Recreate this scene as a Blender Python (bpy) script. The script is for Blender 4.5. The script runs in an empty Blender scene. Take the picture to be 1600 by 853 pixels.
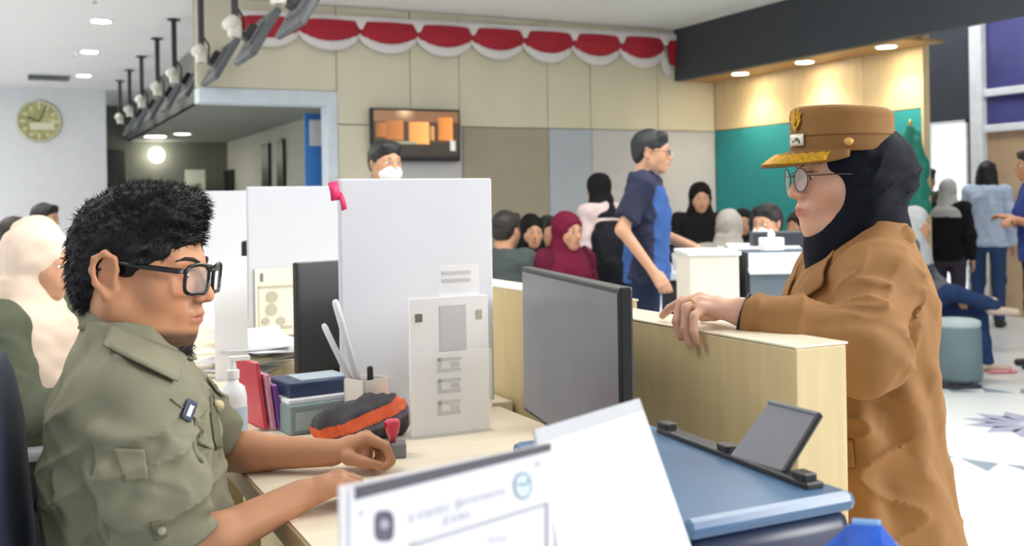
import bpy, bmesh, math, random
import numpy as np
from mathutils import Vector, Matrix
from mathutils.bvhtree import BVHTree

# ------------------------------------------------------------------ camera
FPX, CXP, CYP = 1614.0, 800.0, 316.0          # focal length and principal point in pixels of the 1600x853 frame
CAM = Vector((0.0, 0.0, 1.30))
YAW, ROLL = math.radians(26.1), math.radians(0.9)
FW = Vector((math.sin(YAW), math.cos(YAW), 0)); RT0 = Vector((math.cos(YAW), -math.sin(YAW), 0)); UP0 = Vector((0, 0, 1))
RT = RT0*math.cos(ROLL) - UP0*math.sin(ROLL); UP = UP0*math.cos(ROLL) + RT0*math.sin(ROLL)
scene = bpy.context.scene
col = scene.collection
cd = bpy.data.cameras.new('camera'); cam = bpy.data.objects.new('camera', cd); col.objects.link(cam)
cd.sensor_width = 36.0; cd.lens = 36.0*FPX/1600.0; cd.shift_y = -(426.5-CYP)/1600.0
cd.clip_start = 0.05; cd.clip_end = 200
cd.dof.use_dof = True; cd.dof.focus_distance = 1.85; cd.dof.aperture_fstop = 5.6
cam.matrix_world = Matrix(((RT.x, UP.x, -FW.x, CAM.x), (RT.y, UP.y, -FW.y, CAM.y), (RT.z, UP.z, -FW.z, CAM.z), (0, 0, 0, 1)))
scene.camera = cam
# ------------------------------------------------------------------ world, exposure
wd = bpy.data.worlds.new('world'); scene.world = wd; wd.use_nodes = True
wd.node_tree.nodes['Background'].inputs[0].default_value = (0.93, 0.96, 1.0, 1)
wd.node_tree.nodes['Background'].inputs[1].default_value = 0.45
sd_ = bpy.data.lights.new('daylight', 'SUN'); sd_.energy = 2.0; sd_.angle = math.radians(26); sd_.color = (1, .98, .95)      # low soft daylight through the glazed front on the right
sun = bpy.data.objects.new('daylight', sd_); col.objects.link(sun)
sun.rotation_euler = Vector((-math.cos(math.radians(-38)), -math.sin(math.radians(-38)), -math.tan(math.radians(15)))).to_track_quat('-Z', 'Y').to_euler()
vs = scene.view_settings
vs.view_transform = 'Standard'; vs.look = 'None'; vs.gamma = 1; vs.use_curve_mapping = False; vs.exposure = 0.55
FILL_LIGHT = 6.0         # emission of the added ceiling fill panels
CEIL = 3.07; YB = 8.92; XR = 6.79; XS = 6.28; YFAR = 16.5; ZDESK = 0.80

# ------------------------------------------------------------------ helpers: pixels to points
def ray(px, py): return FW + RT*((px-CXP)/FPX) - UP*((py-CYP)/FPX)
def onX(px, py, X): d = ray(px, py); return CAM + d*(X/d.x)
def onY(px, py, Y): d = ray(px, py); return CAM + d*(Y/d.y)
def onZ(px, py, z): d = ray(px, py); return CAM + d*((z-CAM.z)/d.z)
def atF(px, py, f): return CAM + ray(px, py)*f
def base(px, f):
    p = CAM + (FW + RT0*((px-CXP)/FPX))*f
    return (p.x, p.y)
# ------------------------------------------------------------------ helpers: materials
def C(h):
    h = h.lstrip('#'); r = [int(h[i:i+2], 16)/255 for i in (0, 2, 4)]
    return tuple(((c/12.92) if c <= .04045 else ((c+.055)/1.055)**2.4) for c in r) + (1,)
MATS = {}
def mat(name, colr='#cccccc', rough=.5, metal=0, var=.06, vscale=8, bump=0, bscale=60, stretch=None, attr=None, emit=0, trans=0, alpha=1, sheen=0, spec=.5, sss=0):
    if name in MATS: return MATS[name]
    m = bpy.data.materials.new(name); m.use_nodes = True; nt = m.node_tree; N = nt.nodes; L = nt.links
    b = N['Principled BSDF']; c = C(colr) if isinstance(colr, str) else colr
    b.inputs['Roughness'].default_value = rough; b.inputs['Metallic'].default_value = metal
    b.inputs['Specular IOR Level'].default_value = spec
    b.inputs['Base Color'].default_value = c
    tc = N.new('ShaderNodeTexCoord'); mp = N.new('ShaderNodeMapping'); L.new(tc.outputs['Object'], mp.inputs[0])
    if stretch: mp.inputs['Scale'].default_value = stretch
    src = None
    if attr:
        a = N.new('ShaderNodeAttribute'); a.attribute_name = attr; src = a.outputs['Color']
    if var > 0:
        nz = N.new('ShaderNodeTexNoise'); nz.inputs['Scale'].default_value = vscale; nz.inputs['Detail'].default_value = 4
        L.new(mp.outputs[0], nz.inputs['Vector'])
        mr = N.new('ShaderNodeMapRange'); mr.inputs[1].default_value = .3; mr.inputs[2].default_value = .7
        mr.inputs[3].default_value = 1-var; mr.inputs[4].default_value = 1+var; L.new(nz.outputs[0], mr.inputs[0])
        mx = N.new('ShaderNodeMix'); mx.data_type = 'RGBA'; mx.blend_type = 'MULTIPLY'; mx.inputs[0].default_value = 1
        mx.inputs[6].default_value = c
        if src: L.new(src, mx.inputs[6])
        L.new(mr.outputs[0], mx.inputs[7]); src = mx.outputs[2]
    if src: L.new(src, b.inputs['Base Color'])
    if bump > 0:
        n2 = N.new('ShaderNodeTexNoise'); n2.inputs['Scale'].default_value = bscale; n2.inputs['Detail'].default_value = 3
        L.new(mp.outputs[0], n2.inputs['Vector']); bp = N.new('ShaderNodeBump'); bp.inputs['Strength'].default_value = bump
        bp.inputs['Distance'].default_value = .01
        L.new(n2.outputs[0], bp.inputs['Height']); L.new(bp.outputs[0], b.inputs['Normal'])
    if emit > 0:
        b.inputs['Emission Strength'].default_value = emit; b.inputs['Emission Color'].default_value = c
        if attr: L.new(src, b.inputs['Emission Color'])
    if trans: b.inputs['Transmission Weight'].default_value = trans
    if alpha < 1: b.inputs['Alpha'].default_value = alpha
    if sheen: b.inputs['Sheen Weight'].default_value = sheen
    if sss:
        b.inputs['Subsurface Weight'].default_value = sss; b.inputs['Subsurface Radius'].default_value = (1, .35, .2); b.inputs['Subsurface Scale'].default_value = .006
    MATS[name] = m
    return m
def lampmat(name, colr, strength):
    if name in MATS: return MATS[name]
    m = bpy.data.materials.new(name); m.use_nodes = True; nt = m.node_tree; nt.nodes.clear()
    e = nt.nodes.new('ShaderNodeEmission'); o = nt.nodes.new('ShaderNodeOutputMaterial'); nt.links.new(e.outputs[0], o.inputs[0])
    e.inputs[0].default_value = C(colr); e.inputs[1].default_value = strength; MATS[name] = m
    return m
# ------------------------------------------------------------------ helpers: objects
PM = {}       # object name -> matrix of the thing's frame
def frame(parent): return PM.get(parent.name, Matrix.Identity(4)) if parent else Matrix.Identity(4)
def props(o, label=None, cat=None, group=None, kind=None):
    if label: o['label'] = label
    if cat: o['category'] = cat
    if group: o['group'] = group
    if kind: o['kind'] = kind
    return o
def thing(name, label, cat, loc=(0, 0, 0), rz=0, group=None, kind=None):
    o = bpy.data.objects.new(name, None); col.objects.link(o); o.empty_display_size = .1
    o.location = loc; o.rotation_euler = (0, 0, rz)
    PM[o.name] = Matrix.Translation(loc) @ Matrix.Rotation(rz, 4, 'Z')
    return props(o, label, cat, group, kind)
def mk(name, V, F, m, parent=None, smooth=False, world=True, colors=None):
    """one mesh object; V in world space unless world=False (then in the parent thing's frame)"""
    me = bpy.data.meshes.new(name)
    V = np.asarray(V, dtype=np.float64).reshape(-1, 3)
    if parent is not None and world:
        M = np.array(frame(parent).inverted()); V = V @ M[:3, :3].T + M[:3, 3]
    if isinstance(F, np.ndarray):
        nf, k = F.shape
        me.vertices.add(len(V)); me.vertices.foreach_set('co', V.astype(np.float32).ravel())
        me.loops.add(nf*k); me.loops.foreach_set('vertex_index', F.astype(np.int32).ravel())
        me.polygons.add(nf); me.polygons.foreach_set('loop_start', np.arange(0, nf*k, k, dtype=np.int32))
        me.update(calc_edges=True)
    else:
        me.from_pydata([tuple(v) for v in V], [], [tuple(f) for f in F]); me.update()
    if smooth: me.polygons.foreach_set('use_smooth', [True]*len(me.polygons))
    if colors is not None:
        ca = me.color_attributes.new('Col', 'FLOAT_COLOR', 'POINT'); ca.data.foreach_set('color', np.asarray(colors, np.float32).ravel())
    me.materials.append(m)
    o = bpy.data.objects.new(name, me); col.objects.link(o)
    if parent is not None:
        o.parent = parent; PM[o.name] = frame(parent)
    return o
def rotz(a): return Matrix.Rotation(a, 3, 'Z')
class MB:
    def __init__(s): s.V = []; s.F = []
    def add(s, V, F):
        n = len(s.V); s.V += [tuple(v) for v in V]; s.F += [tuple(i+n for i in f) for f in F]; return s
    def box(s, lo, hi, bev=0, R=None, c=None):
        lo = Vector(lo); hi = Vector(hi); bm = bmesh.new(); bmesh.ops.create_cube(bm, size=1)
        d = hi-lo; ctr = (lo+hi)/2
        for v in bm.verts: v.co = Vector((v.co.x*d.x, v.co.y*d.y, v.co.z*d.z))
        if bev > 0: bmesh.ops.bevel(bm, geom=list(bm.edges), offset=bev, segments=2, affect='EDGES', profile=.5)
        bm.verts.index_update()
        V = [(R @ v.co if R else v.co) + (Vector(c) if c else ctr) for v in bm.verts]; F = [[v.index for v in f.verts] for f in bm.faces]
        bm.free(); return s.add(V, F)
    def obox(s, c, half, R=None, bev=0):
        h = Vector(half); return s.box(-h, h, bev, R or Matrix.Identity(3), c)
    def lathe(s, prof, c=(0, 0, 0), seg=24, R=None):
        V = []; F = []; n = len(prof); c = Vector(c)
        for i in range(seg):
            a = 2*math.pi*i/seg
            for r, z in prof:
                v = Vector((r*math.cos(a), r*math.sin(a), z)); V.append((R @ v if R else v)+c)
        for i in range(seg):
            j = (i+1) % seg
            for k in range(n-1): F.append((i*n+k, j*n+k, j*n+k+1, i*n+k+1))
        F.append([i*n for i in range(seg)][::-1]); F.append([i*n+n-1 for i in range(seg)])
        return s.add(V, F)
    def cyl(s, a, b, r, r2=None, seg=16):
        a = Vector(a); b = Vector(b); d = b-a; R = d.to_track_quat('Z', 'Y').to_matrix(); r2 = r if r2 is None else r2
        return s.lathe([(r, 0), (r2, d.length)], a, seg, R)
    def tube(s, pts, r, seg=8, flat=1):
        pts = [Vector(p) for p in pts]; n = len(pts); V = []; F = []; pn = None
        for i, p in enumerate(pts):
            t = (pts[min(i+1, n-1)]-pts[max(i-1, 0)]).normalized()
            if pn is None: pn = t.orthogonal().normalized()
            pn = (pn - t*pn.dot(t)).normalized(); bn = t.cross(pn); rr = r[i] if isinstance(r, (list, tuple)) else r
            for k in range(seg):
                a = 2*math.pi*k/seg; V.append(p + pn*math.cos(a)*rr + bn*math.sin(a)*rr*flat)
        for i in range(n-1):
            for k in range(seg):
                j = (k+1) % seg; F.append((i*seg+k, i*seg+j, (i+1)*seg+j, (i+1)*seg+k))
        F.append(list(range(seg))[::-1]); F.append([(n-1)*seg+k for k in range(seg)])
        return s.add(V, F)
    def prism(s, poly, d):
        """closed prism: polygon points swept by vector d"""
        n = len(poly); P = [Vector(p) for p in poly]; d = Vector(d)
        V = P + [p+d for p in P]; F = [tuple(range(n))[::-1], tuple(range(n, 2*n))]
        for i in range(n): j = (i+1) % n; F.append((i, j, n+j, n+i))
        return s.add(V, F)
    def sheet(s, grid, th):
        """grid[i][j] of points, thickened along the vector th or along normals when th is a number"""
        ni, nj = len(grid), len(grid[0]); G = [[Vector(p) for p in r] for r in grid]; V = []; W = []
        for i in range(ni):
            for j in range(nj):
                du = G[min(i+1, ni-1)][j]-G[max(i-1, 0)][j]; dv = G[i][min(j+1, nj-1)]-G[i][max(j-1, 0)]
                nn = du.cross(dv); nn = nn.normalized() if nn.length > 1e-12 else Vector((0, 0, 1))
                V.append(G[i][j]); W.append(G[i][j] + (nn*th if isinstance(th, (int, float)) else Vector(th)))
        F = []; N = ni*nj; q = lambda i, j: i*nj+j
        for i in range(ni-1):
            for j in range(nj-1):
                F.append((q(i, j), q(i, j+1), q(i+1, j+1), q(i+1, j))); F.append((N+q(i, j), N+q(i+1, j), N+q(i+1, j+1), N+q(i, j+1)))
        for i in range(ni-1):
            F.append((q(i, 0), q(i+1, 0), N+q(i+1, 0), N+q(i, 0))); F.append((q(i, nj-1), N+q(i, nj-1), N+q(i+1, nj-1), q(i+1, nj-1)))
        for j in range(nj-1):
            F.append((q(0, j), N+q(0, j), N+q(0, j+1), q(0, j+1))); F.append((q(ni-1, j), q(ni-1, j+1), N+q(ni-1, j+1), N+q(ni-1, j)))
        return s.add(V+W, F)
    def build(s, name, m, parent=None, smooth=False, world=True):
        return mk(name, s.V, s.F, m, parent, smooth, world)
def fix_normals(o):
    bm = bmesh.new(); bm.from_mesh(o.data); bmesh.ops.recalc_face_normals(bm, faces=bm.faces); bm.to_mesh(o.data); bm.free()
def struct(o): o['kind'] = 'structure'; return o
def copy_tree(o, parent=None):
    c = o.copy(); col.objects.link(c)
    if parent is not None: c.parent = parent
    for ch in list(o.children): copy_tree(ch, c)
    return c
# ------------------------------------------------------------------ helpers: sculpted surfaces (signed distance fields -> one continuous mesh)
class SDF:
    def __init__(s, lo, hi, h):
        s.h = h; s.lo = np.array(lo, float); n = np.ceil((np.array(hi, float)-s.lo)/h).astype(int)+1
        s.ax = [s.lo[i]+np.arange(n[i])*h for i in range(3)]; s.D = np.full(n, 9.0, np.float32); s.T = (np.eye(3), np.zeros(3), 1.0)
    def frame(s, R=None, t=(0, 0, 0), sc=1.0): s.T = (np.eye(3) if R is None else np.array(R), np.array(t, float), sc)
    def _apply(s, fn, lo, hi, k, op):
        R, t, sc = s.T
        cs = np.array([[x, y, z] for x in (lo[0], hi[0]) for y in (lo[1], hi[1]) for z in (lo[2], hi[2])])
        cs = (cs*sc) @ R.T + t; m = k*sc+3*s.h
        sl = []
        for i in range(3):
            a = int(np.clip(np.floor((cs[:, i].min()-m-s.lo[i])/s.h), 0, len(s.ax[i]))); b = int(np.clip(np.ceil((cs[:, i].max()+m-s.lo[i])/s.h)+1, 0, len(s.ax[i])))
            if b <= a: return
            sl.append(slice(a, b))
        X, Y, Z = np.meshgrid(s.ax[0][sl[0]]-t[0], s.ax[1][sl[1]]-t[1], s.ax[2][sl[2]]-t[2], indexing='ij')
        x = (R[0, 0]*X+R[1, 0]*Y+R[2, 0]*Z)/sc; y = (R[0, 1]*X+R[1, 1]*Y+R[2, 1]*Z)/sc; z = (R[0, 2]*X+R[1, 2]*Y+R[2, 2]*Z)/sc
        d = fn(x, y, z)*sc; kk = max(k*sc, 1e-6); D = s.D[tuple(sl)]
        if op == 'u': hh = np.clip(.5+.5*(D-d)/kk, 0, 1); r = D*(1-hh)+d*hh-kk*hh*(1-hh)
        elif op == 's': hh = np.clip(.5-.5*(D+d)/kk, 0, 1); r = D*(1-hh)+(-d)*hh+kk*hh*(1-hh)
        elif op == 'i': hh = np.clip(.5-.5*(d-D)/kk, 0, 1); r = d*(1-hh)+D*hh+kk*hh*(1-hh)
        elif op == 'd': r = D+d
        s.D[tuple(sl)] = r
    def ell(s, c, r, k=.01, op='u', rot=None):
        c = np.array(c, float); r = np.array(r, float); Q = None if rot is None else np.array(rot)
        def f(x, y, z):
            x, y, z = x-c[0], y-c[1], z-c[2]
            if Q is not None: x, y, z = Q[0, 0]*x+Q[1, 0]*y+Q[2, 0]*z, Q[0, 1]*x+Q[1, 1]*y+Q[2, 1]*z, Q[0, 2]*x+Q[1, 2]*y+Q[2, 2]*z
            a = np.sqrt((x/r[0])**2+(y/r[1])**2+(z/r[2])**2); b = np.sqrt((x/r[0]**2)**2+(y/r[1]**2)**2+(z/r[2]**2)**2)
            return a*(a-1)/np.maximum(b, 1e-6)
        R_ = r if Q is None else np.full(3, r.max()); s._apply(f, c-R_, c+R_, k, op); return s
    def cone(s, a, b, ra, rb=None, k=.01, op='u', flat=None):
        a = np.array(a, float); b = np.array(b, float); rb = ra if rb is None else rb; ab = b-a; L2 = max(ab @ ab, 1e-12)
        def f(x, y, z):
            px, py, pz = x-a[0], y-a[1], z-a[2]; t = np.clip((px*ab[0]+py*ab[1]+pz*ab[2])/L2, 0, 1)
            qx, qy, qz = px-t*ab[0], py-t*ab[1], pz-t*ab[2]
            if flat is not None:
                n, fs = np.array(flat[0], float), flat[1]; n = n/np.linalg.norm(n); dn = qx*n[0]+qy*n[1]+qz*n[2]; e = (1/fs-1)*dn
                qx, qy, qz = qx+n[0]*e, qy+n[1]*e, qz+n[2]*e
            return np.sqrt(qx*qx+qy*qy+qz*qz)-(ra+(rb-ra)*t)
        m = max(ra, rb)*(1 if flat is None else max(1, flat[1])); s._apply(f, np.minimum(a, b)-m, np.maximum(a, b)+m, k, op); return s
    def chain(s, P, r, k=.01, op='u', flat=None, kin=None):
        for i in range(len(P)-1): s.cone(P[i], P[i+1], r[i], r[i+1], k if (i == 0 or kin is None) else kin, op, flat)
        return s
    def box(s, c, hf, rd=.01, k=.01, op='u', rot=None):
        c = np.array(c, float); hf = np.array(hf, float); Q = None if rot is None else np.array(rot)
        def f(x, y, z):
            x, y, z = x-c[0], y-c[1], z-c[2]
            if Q is not None: x, y, z = Q[0, 0]*x+Q[1, 0]*y+Q[2, 0]*z, Q[0, 1]*x+Q[1, 1]*y+Q[2, 1]*z, Q[0, 2]*x+Q[1, 2]*y+Q[2, 2]*z
            qx, qy, qz = abs(x)-hf[0]+rd, abs(y)-hf[1]+rd, abs(z)-hf[2]+rd
            return np.sqrt(np.maximum(qx, 0)**2+np.maximum(qy, 0)**2+np.maximum(qz, 0)**2)+np.minimum(np.maximum(np.maximum(qx, qy), qz), 0)-rd
        R_ = hf if Q is None else np.full(3, np.linalg.norm(hf)); s._apply(f, c-R_, c+R_, k, op); return s
    def loft(s, rows, k=.02, op='u', p=2.0, rd=0.0):
        """rows of (z, centre x, centre y, half depth, half width), stacked upwards; p>2 squarer"""
        A = np.array(sorted(rows), float); zz = A[:, 0]
        zs = np.linspace(zz[0], zz[-1], 80); 
        def sm(v):
            w = np.interp(zs, zz, v); w2 = np.convolve(np.pad(w, 4, mode='edge'), np.ones(9)/9, 'valid'); return w2
        T_ = [sm(A[:, i]) for i in range(1, 5)]
        def f(x, y, z):
            cx, cy, a, b = [np.interp(z, zs, t) for t in T_]
            q = (np.abs((x-cx)/a)**p+np.abs((y-cy)/b)**p)**(1/p); d = (q-1)*np.minimum(a, b)
            dz = np.maximum(zz[0]+rd-z, z-zz[-1]+rd)
            if rd > 0: return np.minimum(np.maximum(d+rd, dz), 0)+np.sqrt(np.maximum(d+rd, 0)**2+np.maximum(dz, 0)**2)-rd
            return np.maximum(d, dz)
        lo = (min(A[:, 1]-A[:, 3]), min(A[:, 2]-A[:, 4]), zz[0]); hi = (max(A[:, 1]+A[:, 3]), max(A[:, 2]+A[:, 4]), zz[-1])
        s._apply(f, np.array(lo), np.array(hi), k, op); return s
    def cut(s, p, n, k=.004, lo=None, hi=None):
        """keep the side the normal n points away from"""
        p = np.array(p, float); n = np.array(n, float); n /= np.linalg.norm(n)
        f = lambda x, y, z: -((x-p[0])*n[0]+(y-p[1])*n[1]+(z-p[2])*n[2])
        R, t, sc = s.T
        if lo is None:
            T = s.T; s.T = (np.eye(3), np.zeros(3), 1.0); pw = (p*sc) @ R.T+t; nw = R @ n
            g = lambda x, y, z: -((x-pw[0])*nw[0]+(y-pw[1])*nw[1]+(z-pw[2])*nw[2])
            s._apply(g, s.lo, np.array([a[-1] for a in s.ax]), k, 's'); s.T = T
        else: s._apply(f, np.array(lo), np.array(hi), k, 's')
        return s
    def folds(s, amp, freq, seed=0, lo=None, hi=None, n=6, ani=(1, 1, 1)):
        """cloth creases: warped ridges added to the surface"""
        rng = np.random.RandomState(seed); K = rng.normal(size=(n, 3))*np.array(ani); K /= np.linalg.norm(K, axis=1)[:, None]; W = rng.normal(size=(n, 3))*.7; ph = rng.uniform(0, 6.3, (n, 2))
        lo = s.lo if lo is None else np.array(lo); hi = np.array([a[-1] for a in s.ax]) if hi is None else np.array(hi)
        def f(x, y, z):
            o = 0
            for i in range(n):
                fr = freq*(.6+.9*i/n); wv = 1.3*np.sin((W[i, 0]*x+W[i, 1]*y+W[i, 2]*z)*freq*.6+ph[i, 1])
                v = np.sin((K[i, 0]*x+K[i, 1]*y+K[i, 2]*z)*fr+ph[i, 0]+wv); o = o+np.abs(v)**1.5-.5
            return -amp*o/math.sqrt(n)*1.6
        T = s.T; s.T = (np.eye(3), np.zeros(3), 1.0); s._apply(f, lo, hi, 0, 'd'); s.T = T; return s
    def crease(s, dr, freq, amp, lo, hi, seed=0, warp=1.2, sharp=2.5):
        """narrow cloth ridges running across direction dr inside the box lo..hi"""
        rng = np.random.RandomState(seed); dr = np.array(dr, float); dr /= np.linalg.norm(dr); W = rng.normal(size=(3, 3)); ph = rng.uniform(0, 6.3, 4); lo = np.array(lo, float); hi = np.array(hi, float); ctr = (lo+hi)/2; hf = (hi-lo)/2
        def f(x, y, z):
            w = warp*np.sin((W[0, 0]*x+W[0, 1]*y+W[0, 2]*z)*14+ph[0])+.5*warp*np.sin((W[1, 0]*x+W[1, 1]*y+W[1, 2]*z)*31+ph[1])
            v = np.abs(np.sin((dr[0]*x+dr[1]*y+dr[2]*z)*freq*.5+w+ph[2])); r = (1-v)**sharp
            m = np.clip(.55+.6*np.sin((W[2, 0]*x+W[2, 1]*y+W[2, 2]*z)*17+ph[3]), 0, 1)
            q = np.maximum(np.maximum(np.abs(x-ctr[0])/hf[0], np.abs(y-ctr[1])/hf[1]), np.abs(z-ctr[2])/hf[2]); e = np.clip((1-q)/.25, 0, 1)
            return -amp*r*m*e
        T = s.T; s.T = (np.eye(3), np.zeros(3), 1.0); s._apply(f, lo, hi, 0, 'd'); s.T = T; return s
    def mesh(s):
        D = s.D.copy(); D[[0, -1]] = np.maximum(D[[0, -1]], s.h); D[:, [0, -1]] = np.maximum(D[:, [0, -1]], s.h); D[:, :, [0, -1]] = np.maximum(D[:, :, [0, -1]], s.h)
        S = D < 0; c = np.zeros(np.array(D.shape)-1, np.int8)
        offs = [(i, j, k) for i in (0, 1) for j in (0, 1) for k in (0, 1)]
        sh = c.shape
        for i, j, k in offs: c += S[i:sh[0]+i, j:sh[1]+j, k:sh[2]+k]
        m = (c > 0) & (c < 8); I, J, K = np.nonzero(m); idx = np.full(sh, -1, np.int32); idx[m] = np.arange(len(I))
        P = np.zeros((len(I), 3)); cnt = np.zeros(len(I))
        for a in offs:
            for ax in range(3):
                if a[ax]: continue
                b = list(a); b[ax] = 1
                da = D[I+a[0], J+a[1], K+a[2]]; db = D[I+b[0], J+b[1], K+b[2]]; cr = (da < 0) != (db < 0)
                t = np.where(cr, da/np.where(cr, da-db, 1), 0); q = np.tile(np.array(a, float), (len(I), 1)); q[:, ax] = t
                P += q*cr[:, None]; cnt += cr
        P = (P/cnt[:, None]+np.stack([I, J, K], 1))*s.h+s.lo
        Fs = []
        for ax in range(3):
            o1, o2 = [(1, 2), (2, 0), (0, 1)][ax]
            sa = [slice(None)]*3; sb = [slice(None)]*3; sa[ax] = slice(0, -1); sb[ax] = slice(1, None)
            A = S[tuple(sa)]; B = S[tuple(sb)]; E = np.argwhere(A != B); E = E[(E[:, o1] > 0) & (E[:, o2] > 0) & (E[:, o1] < D.shape[o1]-1) & (E[:, o2] < D.shape[o2]-1)]
            fl = A[tuple(E.T)]
            def g(d1, d2): e = E.copy(); e[:, o1] -= d1; e[:, o2] -= d2; return idx[tuple(e.T)]
            q = np.stack([g(1, 1), g(0, 1), g(0, 0), g(1, 0)], 1); q[~fl] = q[~fl][:, ::-1]; Fs.append(q)
        F = np.concatenate(Fs); F = F[(F >= 0).all(1)]
        # keep only sizeable islands is not needed: fields are connected by design
        return P, F
    def build(s, name, m, parent, colors=None, world=False):
        P, F = s.mesh(); return mk(name, P, F, m, parent, True, world, None if colors is None else colors(P))
def rmat(yaw=0, pitch=0, roll=0):
    """head / hand frame: x forward, y left, z up. pitch>0 looks down"""
    return np.array(Matrix.Rotation(yaw, 3, 'Z') @ Matrix.Rotation(pitch, 3, 'Y') @ Matrix.Rotation(roll, 3, 'X'))
def basis(x, z):
    x = Vector(x).normalized(); z = Vector(z); y = z.cross(x).normalized(); z = x.cross(y)
    return np.array([[x[i], y[i], z[i]] for i in range(3)])
# ------------------------------------------------------------------ materials of the room
m_floor = mat('floor_stone', '#e3e9ea', .18, var=.03, vscale=1.2)
m_grout = mat('floor_joint', '#c9d0d2', .5)
m_inlay = mat('floor_inlay', '#8fa0ad', .2, var=.08)
m_inlay2 = mat('floor_inlay_violet', '#a9adc6', .2, var=.08)
m_ceil = mat('ceiling_paint', '#f7f7f8', .9, var=.01)
m_wallw = mat('white_wall_paint', '#eceef4', .85, var=.015)
m_core = mat('wall_core', '#9a968a', .9)
m_cream = mat('cream_panel', '#e2dcc6', .55, var=.03, vscale=3, stretch=(1, 1, .25))
m_oak = mat('honey_panel', '#d6c198', .5, var=.06, vscale=5, stretch=(3, 3, .4))
m_taupe = mat('taupe_panel', '#ada593', .8, var=.03, bump=.1, bscale=300)
m_bluegrey = mat('blue_grey_panel', '#b9c3cf', .8, var=.02, bump=.1, bscale=300)
m_palegrey = mat('pale_grey_panel', '#cdccd0', .8, var=.02, bump=.1, bscale=300)
m_teal = mat('teal_panel', '#208a90', .75, var=.03, bump=.1, bscale=300)
m_dark = mat('charcoal_fascia', '#3c414a', .6, var=.04)
m_soffit = mat('soffit_veneer', '#b98e58', .5, var=.06, vscale=4)
m_lintel = mat('pale_blue_trim', '#d7e2ee', .5)
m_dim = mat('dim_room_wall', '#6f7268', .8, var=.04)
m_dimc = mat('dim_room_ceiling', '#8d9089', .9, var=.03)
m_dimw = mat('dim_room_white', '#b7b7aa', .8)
m_black = mat('black_plastic', '#17181b', .4)
m_white = mat('white_plastic', '#eceff1', .35)
m_paper = mat('white_paper', '#e6e8ee', .7, var=.01)
m_alu = mat('white_aluminium', '#e6e9ee', .4)
m_pane = mat('tinted_pane', '#4d4e86', .15, var=.25, vscale=1.5)
m_tanpane = mat('tan_pane', '#b59a7c', .35, var=.2, vscale=2)
lamp_warm = lampmat('downlight_warm', '#ffe9c4', 60)
lamp_cool = lampmat('downlight_cool', '#fff8ea', 40)
lamp_fill = lampmat('fill_diffuser', '#fffaf2', FILL_LIGHT)

# ------------------------------------------------------------------ floor, ceiling
struct(MB().box((-4, -1.2, -.12), (13, 20, 0)).build('floor', m_floor))
floor = bpy.data.objects['floor']
for i in range(9):                                            # tile joints of the open hall floor
    x = 2.2+i*1.2; MB().box((x, 1, .0002), (x+.006, 8.9, .0012)).build('joint', m_grout, floor)
for i in range(7):
    y = 1.6+i*1.2; MB().box((1.6, y, .0002), (12, y+.006, .0012)).build('joint', m_grout, floor)
ctr = onZ(1612, 664, 0)
for rr, n, ln, hw in ((1.02, 30, .20, .088), ):
    for k in range(n):
        a = 2*math.pi*k/n; d = Vector((math.cos(a), math.sin(a), 0)); t = Vector((-d.y, d.x, 0)); c = ctr+d*rr
        P = [c-t*hw, c+t*hw, c+d*ln*.9]; 
        P = [c-t*hw-d*.02, c+t*hw-d*.02, c+t*hw+d*ln*.8]
        o = MB().prism([Vector((p.x, p.y, .0004)) for p in P], (0, 0, .0012)).build('inlay_tile', m_inlay, floor); fix_normals(o)
for k in range(12):
    a = 2*math.pi*k/12; d = Vector((math.cos(a), math.sin(a), 0)); t = Vector((-d.y, d.x, 0))
    P = [ctr+d*.04, ctr+d*.22+t*.075, ctr+d*.36, ctr+d*.22-t*.075]
    o = MB().prism([Vector((p.x, p.y, .0004)) for p in P], (0, 0, .0012)).build('inlay_petal', m_inlay2, floor); fix_normals(o)
struct(MB().box((-4, .6, CEIL), (XS+.02, 19.2, CEIL+.12)).build('ceiling', m_ceil))

# ------------------------------------------------------------------ back wall with its panels
xo0 = 1.46; pj = onY(527, 200, YB); xo1 = pj.x; zl = onY(425, 140, YB).z; zlo = onY(425, 163, YB).z
wb = struct(MB().box((xo1, YB+.03, 0), (XR+.2, YB+.2, CEIL)).box((xo0, YB+.03, zl), (xo1, YB+.2, CEIL)).build('wall_back', m_core))
seamz = onY(1000, 203.5, YB).z
xs = lambda px: onY(px, 180, YB).x
def panel(x0, x1, z0, z1, m, y=YB, par=wb, g=.004, th=.03):
    return MB().box((x0+g, y, z0+g), (x1-g, y+th, z1-g), .003).build('panel', m, par)
U = [xo1, xs(642), xs(718), xs(856), xs(923), xs(1028), XR]
for i in range(6): panel(U[i], U[i+1], seamz, CEIL, m_cream)
panel(xo0-.02, xo1-.0, zl+.0, CEIL, m_cream)
panel(xo1, xs(580), 0, seamz, m_cream); panel(xs(580), xs(722), 0, seamz, m_palegrey)
panel(xs(722), xs(857), 0, seamz, m_taupe); panel(xs(857), xs(924), 0, seamz, m_bluegrey); panel(xs(924), XR, 0, seamz, m_palegrey)
t1 = struct(MB().box((xo0, YB-.015, zlo), (xo1, YB+.2, zl), .006).build('trim_1', m_lintel))
MB().box((xo1-.09, YB-.015, 0), (xo1, YB+.2, zlo), .006).build('jamb', m_lintel, t1)
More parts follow.
